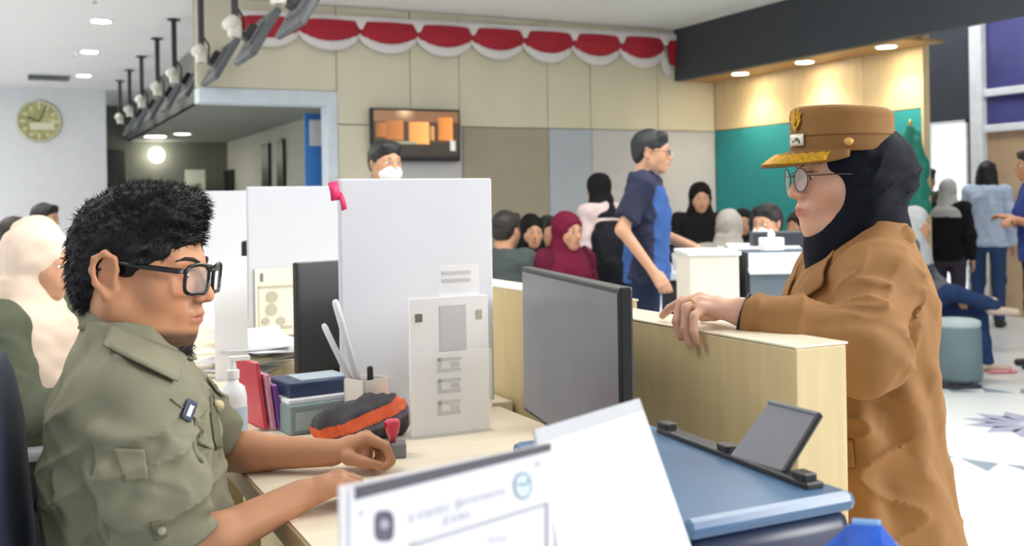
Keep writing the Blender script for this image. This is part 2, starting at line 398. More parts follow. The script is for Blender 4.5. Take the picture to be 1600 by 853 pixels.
# ------------------------------------------------------------------ right wall: wood above, teal below, under a charcoal fascia
YE = onX(1440, 150, XR).y
wr = struct(MB().box((XR+.03, YE, 0), (XR+.07, YB+.2, CEIL)).build('wall_right', m_core))
ys = [YB]; 
for px in (1158, 1258, 1350): ys.append(onX(px, 190, XR).y)
ys.append(YE)
zf = onY(1057, 127, YB).z; zt = onX(1205, 195, XR).z
for i in range(4):
    a, b = ys[i+1], ys[i]
    MB().box((XR, a+.004, zt+.004), (XR+.03, b-.004, zf+.1), .003).build('panel', m_oak, wr)
    MB().box((XR, a+.004, .004), (XR+.03, b-.004, zt-.004), .003).build('panel', m_teal, wr)
MB().box((XR-.004, YE-.02, 0), (XR+.07, YE, zf+.1)).build('edge_strip', m_oak, wr)
t2 = struct(MB().box((XS, 1.0, zf), (XS+.09, YB, CEIL+.9)).build('trim_2', m_dark))
MB().box((XS+.091, YE-.2, zf+.0), (XR+.03, YB, zf+.02)).build('soffit', m_soffit, t2)
# ------------------------------------------------------------------ entrance hall beyond: charcoal wall, bright doorway, white glazing
X2 = 9.6
yd0 = onX(1446, 250, X2).y; yd1 = onX(1514, 250, X2).y; yw = onX(1527, 150, X2).y; zd = onX(1480, 190, X2).z
we = MB().box((X2, yd0, 0), (X2+.15, 12, 4.6)).box((X2, yw, 0), (X2+.15, yd1, 4.6)).box((X2, yd1, zd), (X2+.15, yd0, 4.6)).build('wall_entrance', m_dark); struct(we)
d1 = struct(MB().box((X2+.1, yd1, 0), (X2+.13, yd0, zd)).build('door_1', lampmat('daylit_frosted_glass', '#f7fbff', 1.0)))
MB().box((X2-.02, yd1-.0, 0), (X2+.1, yd1+.03, zd)).box((X2-.02, yd0-.03, 0), (X2+.1, yd0, zd)).box((X2-.02, yd1, zd-.03), (X2+.1, yd0, zd)).build('door_frame', m_alu, d1)
struct(MB().box((XR, 3.0, 4.5), (13, 12, 4.62)).build('ceiling_entrance', m_dark))
struct(MB().box((XR+.1, 11.9, 0), (X2, 12.05, 4.6)).build('wall_end', m_wallw))
yn = 4.2
w1 = thing('window_1', None, None, (X2, yn, 0), 0, kind='structure')
zm = onX(1575, 142, X2).z; zlw = onX(1575, 190, X2).z; zh = onX(1560, 14, X2).z
y3 = onX(1561, 100, X2).y
fr = MB()
for yy in (yw-.12, (yw+yn)/2-.3, yn): fr.box((X2-.08, yy, 0), (X2+.05, yy+.16, zh+.1), .01)
fr.build('window_frame', m_alu, w1)
for zz in (zm, zlw-.06, zh, 1.0): MB().box((X2-.05, yn, zz-.04), (X2+.04, yw, zz+.04), .008).build('mullion', m_alu, w1)
yA = (yw+yn)/2-.14
for (a, b, z0, z1, m) in ((yA, yw-.12, zm+.04, zh-.04, m_pane), (yA, yw-.12, zlw-.02, zm-.04, m_pane), (yA, yw-.12, 1.04, zlw-.1, m_tanpane), (yA, yw-.12, 0, .96, m_tanpane),
                          (yn+.16, yA-.16, zm+.04, zh-.04, m_pane), (yn+.16, yA-.16, zlw-.02, zm-.04, m_pane), (yn+.16, yA-.16, 1.04, zlw-.1, m_tanpane), (yn+.16, yA-.16, 0, .96, m_tanpane)):
    MB().box((X2, a, z0), (X2+.012, b, z1)).build('pane', m, w1)
struct(MB().box((X2, 1.0, 0), (X2+.15, yn, 4.6)).box((X2, yn, zh+.08), (X2+.15, yw, 4.6)).build('wall_entrance_side', m_dark))
# ------------------------------------------------------------------ office side: clock wall, left wall, dim room behind the opening
struct(MB().box((-4, YFAR, 0), (1.36, YFAR+.15, CEIL)).build('wall_far', m_wallw))
struct(MB().box((-4.15, 2.5, 0), (-4, YFAR+.15, CEIL)).build('wall_left', m_wallw))
ZC = 2.46
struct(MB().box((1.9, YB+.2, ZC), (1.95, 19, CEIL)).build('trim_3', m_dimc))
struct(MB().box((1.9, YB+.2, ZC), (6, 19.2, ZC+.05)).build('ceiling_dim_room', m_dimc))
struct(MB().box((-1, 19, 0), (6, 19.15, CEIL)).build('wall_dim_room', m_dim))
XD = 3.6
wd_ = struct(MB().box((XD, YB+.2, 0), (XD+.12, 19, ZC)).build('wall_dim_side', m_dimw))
for px0, px1 in ((413, 424), (437, 447)):
    a = onX(px1, 240, XD).y; b = onX(px0, 240, XD).y
    MB().box((XD-.05, a, 0), (XD, b, 2.25), .01).build('door_frame', m_black, wd_)
p0 = onX(361, 290, XD); MB().box((XD-.06, p0.y-.35, 0), (XD, p0.y+.35, 1.95), .01).build('dark_door', m_black, wd_)
# lower clutter of the dim room
o = MB(); a = onY(176, 260, 18.9); o.box((a.x-.15, 18.9, 0), (a.x+.2, 18.99, 2.3), .01)
props(o.build('dark_door_leaf', m_black), 'black door leaf on the dim room far wall beside the clock wall', 'door', kind='thing')
a = onY(305, 288, 18.5)
t = thing('notice_stand', 'pale notice board on a post in the dim back room', 'sign', (a.x, 18.5, 0))
MB().box((a.x-.17, 18.48, 1.3), (a.x+.17, 18.52, 1.95), .008).build('board', mat('pale_notice', '#d5d8c6', .7), t)
MB().cyl((a.x, 18.5, .03), (a.x, 18.5, 1.3), .025).build('post', m_alu, t)
MB().lathe([(.2, 0), (.2, .02), (.03, .04)], (a.x, 18.5, 0)).build('foot', m_alu, t)
MB().box((a.x-.02, 18.474, 1.5), (a.x+.1, 18.481, 1.72)).build('print', mat('grey_print', '#8b8f88', .8), t)
def lampthing(name, label, c, r, m, down=True, group=None, ring=m_white):
    t = thing(name, label, 'downlight', c, 0, group)
    MB().lathe([(r*1.25, -.008), (r*1.28, .0), (r*1.0, .0), (r*1.0, -.006)][::-1], c, 28).build('trim_ring', ring, t)
    MB().lathe([(.0001, -.004), (r, -.004), (r, -.009), (.0001, -.012)], c, 28).build('lens', m, t)
    return t
a = onZ(243, 213, ZC-.002); lampthing('downlight', 'recessed downlight in the dim back room ceiling, above the wall globe', (a.x, a.y, ZC), .16, lamp_cool)
a = onZ(285, 209, ZC-.002); lampthing('downlight', 'small recessed downlight in the dim back room ceiling, right of the globe', (a.x, a.y, ZC), .12, lampmat('downlight_dim', '#fff4dd', 8))
a = onY(245, 242, 18.8)
t = thing('wall_globe_lamp', 'glowing round globe lamp on the dim back room wall', 'wall lamp', (a.x, 18.99, a.z))
m_ = MB(); m_.lathe([(.0001, -.13)]+[(.13*math.cos(q), .13*math.sin(q)) for q in np.linspace(-1.4, 1.4, 12)]+[(.0001, .13)], (a.x, 18.82, a.z), 24); m_.build('globe', lampmat('globe_glow', '#fff9e8', 12), t, True)
MB().cyl((a.x, 18.99, a.z), (a.x, 18.94, a.z), .06).build('back_plate', m_alu, t)
# blue standing banner with a white sheet inside the opening
a = onY(476, 225, 9.5); b = onY(505, 225, 9.5)
t = thing('blue_banner', 'bright blue standing banner with a white sheet in the doorway opening', 'banner', ((a.x+b.x)/2, 9.5, 0))
MB().box((a.x, 9.49, .05), (b.x, 9.51, 2.16), .004).build('banner_sheet', mat('banner_blue', '#3f86d8', .6), t)
MB().box((a.x-.05, 9.4, 0), (b.x+.05, 9.6, .05), .01).build('base', m_alu, t)
c0 = onY(483, 187, 9.47); c1 = onY(514, 228, 9.47); MB().box((c0.x, 9.47, c1.z), (c1.x, 9.475, c0.z)).build('white_sheet', m_paper, t)
m_gl = mat('grey_blue_glass', '#93a3b5', .1)
o = MB().box((b.x+.03, 9.3, 0), (xo1-.02, 9.34, 2.17)); props(o.build('glass_door_leaf', m_gl), 'grey glass door leaf beside the blue banner', 'door', kind='thing')
# ------------------------------------------------------------------ unseen fill panels added on the ceiling to brighten hall and office
def fill_panel(i, x, y, lab):
    t = thing('ceiling_fill_panel', lab, 'ceiling light', (x, y, CEIL), 0, 'added ceiling fill panels')
    MB().box((x-.62, y-.62, CEIL-.02), (x-.6, y+.62, CEIL)).box((x+.6, y-.62, CEIL-.02), (x+.62, y+.62, CEIL)).box((x-.6, y-.62, CEIL-.02), (x+.6, y-.6, CEIL)).box((x-.6, y+.6, CEIL-.02), (x+.6, y+.62, CEIL)).build('frame', m_alu, t)
    MB().box((x-.6, y-.6, CEIL-.012), (x+.6, y+.6, CEIL-.004)).build('diffuser', lamp_fill, t)
for i, (x, y) in enumerate(((-.9, 2.4), (2.6, 1.6), (5.0, 1.9), (4.3, 4.5), (-1.6, 6.0), (-1.2, 9.5), (-1.2, 13.2), (-.7, 7.4), (-2.6, 11.6), (-2.6, 14.8), (3.2, 3.2), (2.0, 4.6))):
    fill_panel(i, x, y, 'large added fill light panel on the ceiling above the counters and hall')
for i, (x, y) in enumerate(((8.3, 6.3), (8.3, 8.6))):  # unseen panels added to brighten the entrance
    t = thing('entrance_fill_panel', ('added fill light panel on the charcoal entrance ceiling nearest the hall', 'added fill light panel on the charcoal entrance ceiling nearest the end wall')[i], 'ceiling light', (x, y, 4.49), 0, 'added entrance fill panels')
    MB().box((x-.5, y-.5, 4.47), (x+.5, y+.5, 4.495)).build('diffuser', lampmat('entrance_fill_diffuser', '#fffdf8', 14), t)
for k, (px, py, lab) in enumerate(((158, 33, 'round recessed downlight in the office ceiling, nearest of three'), (140, 81, 'round recessed downlight in the office ceiling, middle of three'), (131, 118, 'round recessed downlight in the office ceiling, nearest the clock wall'))):
    a = onZ(px, py, CEIL-.004); lampthing('downlight', lab, (a.x, a.y, CEIL), .085, lamp_cool, group='office downlights')
for k, (px, py, lab) in enumerate(((1157, 115, 'warm downlight in the soffit, nearest the back wall corner'), (1257, 97, 'warm downlight in the soffit above the brown cap'), (1385, 73, 'warm downlight in the soffit, nearest the entrance'))):
    a = onZ(px, py, zf-.004); c = (min(max(a.x, XS+.2), XR-.12), a.y, zf)
    t = lampthing('downlight', lab, c, .075, lamp_warm, group='warm soffit downlights')
    ld = bpy.data.lights.new('soffit_spot', 'SPOT'); ld.energy = 30; ld.color = (1, .86, .64); ld.spot_size = 2.2; ld.spot_blend = .8; ld.shadow_soft_size = .06
    lo = bpy.data.objects.new('lamp_light', ld); col.objects.link(lo); lo.parent = t; lo.location = (0, 0, -.03)
# air vent and sprinklers on the office ceiling
a = onZ(92, 121, CEIL-.01); a.x -= .12
t = thing('air_vent', 'dark slatted air vent in the office ceiling near the clock', 'vent', (a.x, a.y, CEIL))
MB().box((a.x-.28, a.y-.28, CEIL-.012), (a.x+.28, a.y+.28, CEIL)).build('frame', m_white, t)
for k in range(7): MB().obox((a.x, a.y-.21+k*.07, CEIL-.02), (.25, .03, .004), Matrix.Rotation(.5, 3, 'X')).build('slat', mat('vent_grey', '#77787c', .6), t)
for px, py, lab in ((118, 86, 'small ceiling sprinkler between the office downlights'), (148, 2, 'small ceiling sprinkler nearest the camera')):
    a = onZ(px, py, CEIL-.03); t = thing('sprinkler', lab, 'sprinkler', (a.x, a.y, CEIL))
    MB().lathe([(.03, 0), (.03, -.008), (.012, -.01), (.010, -.035)][::-1], (a.x, a.y, CEIL), 16).build('body', m_alu, t)
    MB().lathe([(.022, -.045), (.022, -.042)], (a.x, a.y, CEIL), 16).build('deflector', mat('sprinkler_grey', '#8a8c90', .4, .6), t)
# ------------------------------------------------------------------ wall clock
a = onY(61, 190, YFAR); rc = (onY(97, 190, YFAR)-onY(25, 190, YFAR)).length/2
t = thing('wall_clock', 'large round wall clock with a gold-green patterned face', 'clock', (a.x, YFAR, a.z))
Rc = Matrix(((1, 0, 0), (0, 0, -1), (0, 1, 0)))      # local z -> -Y
m_cf = mat('clock_face', '#b9b87f', .4, var=.25, vscale=9)
MB().lathe([(rc, 0), (rc, .04), (rc*.95, .06), (rc*.89, .06), (rc*.89, .03)], (a.x, YFAR, a.z), 48, Rc).build('rim', mat('clock_rim', '#cfd0b4', .3, .3), t, True)
MB().lathe([(.0001, .025), (rc*.9, .025), (rc*.9, .03), (.0001, .031)], (a.x, YFAR, a.z), 48, Rc).build('face', m_cf, t)
for k in range(12):
    q = 2*math.pi*k/12; MB().obox((a.x+rc*.72*math.sin(q), YFAR-.034, a.z+rc*.72*math.cos(q)), (.014, .003, .05 if k % 3 == 0 else .03), Matrix.Rotation(q, 3, 'Y')).build('hour_mark', mat('clock_mark', '#e8e6cc', .4), t)
MB().box((a.x-.12, YFAR-.036, a.z-.12), (a.x+.2, YFAR-.033, a.z-.02)).build('plaque', mat('clock_mark', '#e8e6cc', .4), t)
for q, l, w in ((-1.2, .16, .014), (.4, .24, .010)):
    MB().obox((a.x+math.sin(q)*l/2, YFAR-.042, a.z+math.cos(q)*l/2), (w, .002, l/2), Matrix.Rotation(q, 3, 'Y')).build('hand', mat('clock_hand', '#6b6440', .4), t)
# ------------------------------------------------------------------ television on the back wall
a = onY(580, 168, YB-.1); b = onY(720, 252, YB-.1)
t = thing('wall_television', 'black flat television showing an orange lit room on the back wall', 'television', ((a.x+b.x)/2, YB-.1, b.z))
MB().box((a.x, YB-.1, b.z), (b.x, YB-.04, a.z), .006).build('bezel', m_black, t)
MB().box(((a.x+b.x)/2-.15, YB-.04, (a.z+b.z)/2-.1), ((a.x+b.x)/2+.15, YB, (a.z+b.z)/2+.1)).build('wall_bracket', m_black, t)
nx, nz = 64, 38; V = []; Cc = []
def tvcol(u, v):     # u left-right, v top-down: a warm interior
    c = np.array([.05, .03, .02])
    if v < .22: c = np.array([.16, .08, .04])+np.array([.5, .35, .2])*max(0, 1-abs(u-.36)/.12)*max(0, 1-v/.2)
    for (u0, u1, v0, v1, cc) in ((.03, .13, .25, .55, (.25, .09, .02)), (.14, .34, .2, .62, (.30, .11, .03)), (.40, .64, .22, .68, (.62, .25, .07)), (.66, .71, .3, .6, (.4, .2, .07)), (.75, .93, .12, .6, (.5, .17, .04))):
        if u0 < u < u1 and v0 < v < v1: c = np.array(cc)*(.75+.5*((u-u0)/(u1-u0)))
    if .25 < u < .48 and .64 < v < .78: c = np.array([.24, .23, .14])
    if u > .1 and v > .7: c = np.array([.03, .025, .02])
    if .9 < u < .96 and .62 < v < .82: c = np.array([.4, .4, .38])
    if v > .93: c = np.array([.01, .01, .01])
    return c
for j in range(nz):
    for i in range(nx):
        u, v = i/(nx-1), j/(nz-1); V.append((a.x+.02+u*(b.x-a.x-.04), YB-.103, a.z-.02-v*(a.z-b.z-.04))); Cc.append(list(tvcol(u, v))+[1])
F = [(j*nx+i, (j+1)*nx+i, (j+1)*nx+i+1, j*nx+i+1) for j in range(nz-1) for i in range(nx-1)]
mk('screen', V, F, mat('tv_picture', '#000000', .2, var=0, attr='Col', emit=1.0), t, colors=Cc)
# ------------------------------------------------------------------ red and white festoon along the back wall
m_red = mat('red_cloth', '#b3122f', .6, var=.08, vscale=12, sheen=.2); m_wc = mat('white_cloth', '#f0ecee', .7, var=.03)
t = thing('festoon', 'red and white scalloped festoon hung along the top of the back wall', 'bunting', (4.0, YB, CEIL-.3))
cus = [375, 467, 562, 652, 737, 818, 895, 969, 1037]; YF = YB-.03
zb = lambda px: 28+(px-450)*.0562
def fz(px, py): return onY(px, py, YF)
for i in range(8):
    p0, p1 = cus[i], cus[i+1]; w = p1-p0; G1 = []; G2 = []; G0 = []
    sag = 49-i*1.0; 
    for ii in range(17):
        u = ii/16; px = p0+w*u; top = zb(px); cat = 1-(2*u-1)**2
        bot = top+18+17*cat**.8; bot2 = top+26+22*cat**.8; r = []; r2 = []
        for jj in range(9):
            v = jj/8; q = fz(px, top+(bot-top)*v); bulge = .05*math.sin(math.pi*u)*math.sin(math.pi*min(v*.6+.3, 1))+.008*math.sin(v*16+2*cat)*cat
            r.append((q.x, q.y-.01-bulge, q.z))
        for jj in range(4):
            v = jj/3; q = fz(px, bot-2+(bot2-bot+2)*v); r2.append((q.x, q.y-.006-.03*math.sin(math.pi*u)-.012*(math.sin(u*60)*.3), q.z))
        G1.append(r); G2.append(r2)
    s_ = MB().sheet(G1, .004).build('swag', m_red, t, True); fix_normals(s_)
    s2 = MB().sheet(G2, .004).build('white_edge', m_wc, s_, True); fix_normals(s2)
    c = fz(p1, zb(p1)); MB().prism([(c.x-.06, YF-.05, c.z+.02), (c.x+.06, YF-.05, c.z+.02), (c.x+.012, YF-.05, c.z-.07), (c.x-.012, YF-.05, c.z-.07)], (0, .03, 0)).build('white_knot', m_wc, t)
G = []
for ii in range(30):
    px = 375+(1055-375)*ii/29; G.append([(fz(px, zb(px)-8).x, YF-.02-.005*math.sin(ii), fz(px, zb(px)-8).z), (fz(px, zb(px)+1).x, YF-.025-.004*math.cos(ii*2), fz(px, zb(px)+1).z)])
fix_normals(MB().sheet(G, .01).build('top_band', m_wc, t))
for (pp, m_, n_) in (([(1040, 64), (1055, 64), (1053, 104), (1046, 100)], m_red, 'tail'), ([(1030, 92), (1034, 80), (1048, 112), (1044, 119), (1036, 114)], m_wc, 'tail_edge')):
    P = [fz(*p) for p in pp]; o = MB().prism([(p.x, p.y-.02, p.z) for p in P], (0, .012, 0)).build(n_, m_, t); fix_normals(o)
# ------------------------------------------------------------------ hanging queue displays over the counters
XDISP = 1.44
def display(y, lab):
    t = thing('hanging_display', lab, 'display', (XDISP, y, CEIL), 0, 'hanging counter displays')
    zp = 2.47
    MB().lathe([(.06, -.012), (.06, 0)], (XDISP, y, CEIL), 20).build('ceiling_plate', m_black, t)
    MB().box((XDISP-.022, y-.022, zp), (XDISP+.022, y+.022, CEIL-.01), .004).build('pole', mat('pole_grey', '#3b3c40', .5), t)
    m_m = mat('mount_ivory', '#e6e4da', .4); zq = zp; zp = zp+.10
    MB().box((XDISP-.045, y-.04, zp-.10), (XDISP+.04, y+.04, zp+.02), .015).build('mount_head', m_m, t)
    MB().cyl((XDISP-.03, y-.09, zp-.0), (XDISP-.03, y+.09, zp-.0), .042, seg=20).build('speaker', m_m, t, True)
    MB().tube([(XDISP+.0, y+.03, zp+.15), (XDISP+.07, y+.05, zp+.05), (XDISP+.06, y+.02, zp-.08), (XDISP+.1, y, zp-.12)], .008).build('cable', m_black, t, True)
    R = Matrix.Rotation(math.radians(30), 3, 'Y')            # screen leans out over the customers and looks down
    c = Vector((XDISP+.15, y, zp-.09)); n = R @ Vector((1, 0, 0))
    MB().obox(c-n*.055, (.03, .06, .06), R, .006).build('bracket', m_black, t)
    sh = MB().obox(c, (.022, .29, .19), R, .012).build('shell', mat('display_shell', '#55585e', .45), t)
    MB().obox(c-n*.028, (.012, .15, .1), R, .006).build('rear_housing', mat('display_back', '#6a6c70', .5), t)
    MB().obox(c+n*.0235, (.002, .275, .175), R).build('screen', mat('display_screen', '#1a2230', .1), sh)
pos = [(441, 'hanging display cut off by the top edge of the picture'), (372, 'hanging display nearest the festoon with ivory mount and black cables'), (319, 'hanging display second below the festoon'), (276.6, 'hanging display over the fourth counter, middle of the row'), (250, 'hanging display just left of the middle of the row'), (225, 'third from the far end of the hanging displays'), (206, 'second from the far end of the hanging displays'), (191, 'hanging display at the far end of the row by the clock wall')]
i0 = 1/431.; 
for k, (px, lab) in enumerate(pos):
    f = XDISP*1797/(px-10); y = (f-.44*XDISP)/.898; display(y, lab)
# ------------------------------------------------------------------ counters
m_top = mat('worktop_maple', '#f1e6cf', .35, var=.05, vscale=6, stretch=(.6, 6, 6))
m_edge = mat('worktop_edge', '#a98f66', .5, var=.05)
m_wood = mat('maple_veneer', '#d9c596', .45, var=.07, vscale=7, stretch=(6, 6, .5))
m_wood2 = mat('maple_front', '#d3bd88', .5, var=.06, vscale=6, stretch=(6, 6, .5))
m_part = mat('divider_board', '#cccfd8', .7, var=.01)
m_grey = mat('grey_plastic', '#7d8186', .45)
m_navy = mat('navy_fabric', '#27334a', .8, var=.08, bump=.2, bscale=400)
t = thing('counter_desk', 'pale maple counter desk the seated man leans on', 'desk', (.75, 1.2, 0))
XD0 = onZ(430, 790, ZDESK).x
MB().prism([(XD0, .95, ZDESK-.04), (XD0, 2.3, ZDESK-.04), (1.08, 2.3, ZDESK-.04), (1.08, .3, ZDESK-.04), (-.1, .3, ZDESK-.04), (-.1, .95, ZDESK-.04)], (0, 0, .04)).build('worktop', m_top, t)
fix_normals(bpy.data.objects['worktop'])
MB().box((XD0-.006, .952, ZDESK-.042), (XD0, 2.3, ZDESK-.002), .002).build('edge_band', m_edge, t)
MB().box((1.02, .3, 0), (1.06, 2.3, ZDESK-.041)).build('front_panel', m_wood2, t)
MB().box((XD0+.06, 2.26, 0), (1.02, 2.29, ZDESK-.041)).build('side_panel', m_wood2, t)
MB().box((XD0+.10, 1.86, .05), (1.0, 2.25, ZDESK-.045), .004).build('pedestal', m_wood2, t)
for k in range(3): MB().box((XD0+.085, 1.87, .08+k*.22), (XD0+.10, 2.24, .28+k*.22), .003).build('drawer', m_wood, t)
MB().box((1.06, 1.1, 0), (1.15, 1.9, ZDESK)).build('ledge_support', m_wood2, t)
t = thing('counter_ledge', 'pale wooden ledge box under the woman in the brown coat', 'counter', (1.1, 1.5, ZDESK))
a = onX(1243, 541, 1.05); ZL = a.z; YL = a.y
MB().box((1.05, YL, ZDESK), (1.15, YL+.62, ZL-.004), .003).build('body', m_wood, t)
MB().box((1.048, YL-.002, ZL-.004), (1.152, YL+.622, ZL), .0015).build('cap', m_top, t)
a = onX(790, 449, 1.15)
t = thing('counter_ledge', 'small yellow ledge box beside the near white divider', 'counter', (1.2, 2.5, 0))
MB().box((1.15, 1.93, 0), (1.25, 3.2, a.z-.004), .003).build('body', m_wood, t); MB().box((1.148, 1.928, a.z-.004), (1.252, 3.202, a.z)).build('cap', m_top, t)
for k, (y0, y1, lab) in enumerate(((2.34, 3.58, 'maple desk of the woman in the cream headscarf'), (3.64, 4.86, 'third maple desk along the counter'), (4.92, 6.2, 'farthest maple desk along the counter'))):
    t = thing('counter_desk', lab, 'desk', (.75, y0, 0))
    MB().box((XD0, y0, ZDESK-.04), (1.14, y1, ZDESK), .003).build('worktop', m_top, t); MB().box((1.08, y0, 0), (1.12, y1, ZDESK-.041)).build('front_panel', m_wood2, t)
    MB().box((XD0+.08, y1-.05, 0), (1.07, y1-.02, ZDESK-.041)).build('side_panel', m_wood2, t)
# dividers
for k, (px0, px1, py, y, lab) in enumerate(((530, 768, 279, 2.32, 'tall white divider board with a pink tag, nearest of three'), (386, 560, 291, 3.61, 'white divider board with a cream poster, middle of three'), (302, 460, 298, 4.89, 'white divider board farthest along the counter'))):
    a = onY(px0, py, y); b = onY(px1, py, y); zt_ = onY((px0+min(px1, 700))/2, py, y).z
    t = thing('divider_board', lab, 'divider', ((a.x+b.x)/2, y, ZDESK), 0, 'counter dividers')
    MB().box((a.x, y, ZDESK+.012), (b.x, y+.022, zt_), .004).build('board', m_part, t)
    MB().box((a.x+.02, y-.03, ZDESK), (b.x-.02, y+.05, ZDESK+.014), .003).build('foot', m_alu, t)
y = 3.605
a = onY(398, 420, y); b = onY(475, 535, y)
t = thing('cream_poster', 'cream poster with round stamp pictures on the middle divider', 'poster', ((a.x+b.x)/2, y, b.z))
MB().box((a.x, y-.003, b.z), (b.x, y, a.z)).build('sheet', mat('cream_paper', '#e9e2d0', .8), t)
for px, py, r in ((425, 464, 9), (424, 484, 9), (415, 502, 6), (439, 502, 7)):
    c = onY(px, py, y-.004); rr = r*c.length/FPX; MB().cyl((c.x, y-.005, c.z), (c.x, y-.003, c.z), rr, seg=16).build('stamp_print', mat('stamp_grey', '#b9b5a2', .8), t)
c0 = onY(406, 427, y); c1 = onY(411, 440, y); MB().box((c0.x, y-.0045, c1.z), (c1.x, y-.003, c0.z)).build('crest_print', mat('print_dark', '#77756c', .8), t)
for (q0, q1) in (((403, 447), (457, 449)), ((403, 447), (405, 513)), ((403, 511), (457, 513))):
    c0 = onY(*q0, y); c1 = onY(*q1, y); MB().box((c0.x, y-.0042, c1.z), (c1.x, y-.003, c0.z)).build('frame_line', mat('stamp_grey', '#b9b5a2', .8), t)
c0 = onY(433, 524, y); c1 = onY(460, 536, y); MB().box((c0.x, y-.0045, c1.z), (c1.x, y-.003, c0.z)).build('dark_print', mat('print_dark', '#77756c', .8), t)
y = 2.317
t = thing('pink_tag', 'pink ribbon tag taped to the top corner of the near divider', 'tag', tuple(onY(525, 300, y)))
m_pink = mat('pink_ribbon', '#e0336c', .5)
for pp in (((511, 286), (527, 283), (529, 312), (516, 314)), ((526, 303), (533, 300), (541, 326), (533, 329))):
    o = MB().sheet([[onY(*pp[0], y)+Vector((0, -.004, 0)), onY(*pp[1], y)+Vector((0, -.004, 0))], [(onY(*pp[0], y)+onY(*pp[3], y))/2+Vector((0, -.012, 0)), (onY(*pp[1], y)+onY(*pp[2], y))/2+Vector((0, -.01, 0))], [onY(*pp[3], y)+Vector((0, -.006, 0)), onY(*pp[2], y)+Vector((0, -.004, 0))]], .002).build('ribbon', m_pink, t, True); fix_normals(o)
# ------------------------------------------------------------------ desktop monitors
def monitor(name, lab, A, B, zb_, mscr, flip=1, edge=m_black):
    """A near top corner, B far top corner; screen on the side seen from the desk"""
    A = Vector(A); B = Vector(B); zt_ = (A.z+B.z)/2; d = Vector((B.x-A.x, B.y-A.y, 0)); w = d.length; d.normalize(); n = Vector((-d.y, d.x, 0))*flip
    c = (A+B)/2; c.z = (zt_+zb_)/2; R = Matrix((d, -n, Vector((0, 0, 1)))).transposed() if flip > 0 else Matrix((-d, -n, Vector((0, 0, 1)))).transposed()
    t = thing(name, lab, 'monitor', (c.x, c.y, ZDESK))
    h2 = (zt_-zb_)/2
    MB().obox(c-n*.011, (w/2, .011, h2), R, .004).build('shell', edge, t)
    s_ = MB().obox(c+n*.0006, (w/2-.008, .0006, h2-.010), R).build('screen', mscr, t)
    MB().obox(c-n*.035, (w*.28, .02, h2*.55), R, .012).build('rear_bulge', m_black, t)
    MB().obox(Vector((c.x, c.y, (zb_+ZDESK)/2+.06))-n*.05, (.03, .012, (zb_-ZDESK)/2+.08), R, .004).build('neck', m_black, t)
    MB().obox(Vector((c.x, c.y, ZDESK+.006))-n*.04, (.12, .09, .006), R, .004).build('foot', m_black, t)
    return t
A = atF(968, 451, 1.55); B = atF(815, 415, 2.09)
monitor('desktop_monitor', 'grey faced computer monitor between the man and the wooden ledge', A, B, onY(812, 643, B.y).z, mat('reflecting_screen', '#6d7079', .22, var=.1, vscale=3), 1)  # screen grey has the reflection of the bright room put into it
A = atF(463, 404, 2.78); B = atF(610, 408, 3.0)
monitor('desktop_monitor', 'navy black computer monitor behind the near white divider', A, B, atF(463, 586, 2.78).z, mat('dark_screen', '#131c28', .3), -1)
A = atF(377, 374, 4.05); B = atF(389, 376, 4.35)
monitor('desktop_monitor', 'thin dark computer monitor edge left of the middle divider', A, B, ZDESK+.06, mat('dark_screen', '#131c28', .3), 1)
# ------------------------------------------------------------------ acrylic sign with a document, near edge of the desk
def sheet_at(TL, TR, dn, th=.003): return [[Vector(TL), Vector(TR)], [Vector(TL)+Vector(dn), Vector(TR)+Vector(dn)]]
def camp(r, f, drop): return Vector((CAM.x, CAM.y, CAM.z-drop)) + FW*f + RT0*r
TL = atF(531, 763, .64); TR = atF(863, 691, .748); zz = (TL.z+TR.z)/2; TL.z = TR.z = zz
dd = (TR-TL); dd.z = 0; wd2 = dd.length; dd.normalize(); nn = Vector((dd.y, -dd.x, 0))      # nn points to the camera
def dp(u, v, o=0): return TL + dd*(u*wd2) - Vector((0, 0, v)) + nn*o
hD = zz-ZDESK-.004
t = thing('document_sign', 'acrylic stand with a white document and two emblems at the front', 'sign', ((TL.x+TR.x)/2, (TL.y+TR.y)/2, ZDESK))
def quad(mb, u0, u1, v0, v1, o, th=.0008): mb.add(*[[dp(u0, v0, o), dp(u1, v0, o), dp(u1, v1, o), dp(u0, v1, o), dp(u0, v0, o-th), dp(u1, v0, o-th), dp(u1, v1, o-th), dp(u0, v1, o-th)], [(3, 2, 1, 0), (4, 5, 6, 7), (0, 1, 5, 4), (1, 2, 6, 5), (2, 3, 7, 6), (3, 0, 4, 7)]]); return mb
m_acr = mat('clear_acrylic', '#ffffff', .12, var=0, alpha=.22); m_leaf = mat('leaflet_white', '#f3f4f7', .6, var=.01)
m_doc = mat('document_paper', '#dcdfeb', .6, var=.01)
quad(MB(), 0, 1, 0, hD, 0, .003).build('acrylic_back', mat('frosted_edge', '#dcdce2', .3), t)
def dpx(px, py, o=0):
    r_ = ray(px, py); P0 = TL+nn*o; return CAM + r_*((P0-CAM).dot(nn)/r_.dot(nn))
def dpoly(name, pts, m, o=.0016, par=t, th=.0006):
    ob = MB().prism([dpx(x, y, o) for x, y in pts], -nn*th).build(name, m, par); fix_normals(ob); return ob
def lerp_line(x): return 754+(x-532)*(690-754)/(862-532)        # top edge of the stand in the picture
dpoly('document', [(546, 764), (860, 696), (860, 900), (546, 968)], m_doc, .001)
m_band = mat('document_band', '#55555f', .5, var=.1)
dpoly('dark_band', [(555, 761), (861, 692), (861, 704), (555, 781)], m_band)
m_pr = mat('print_pale', '#c4c6d2', .7); m_pr2 = mat('print_line', '#a3a5ae', .7); m_crest = mat('crest_grey_purple', '#5b5568', .6, var=.3, vscale=60)
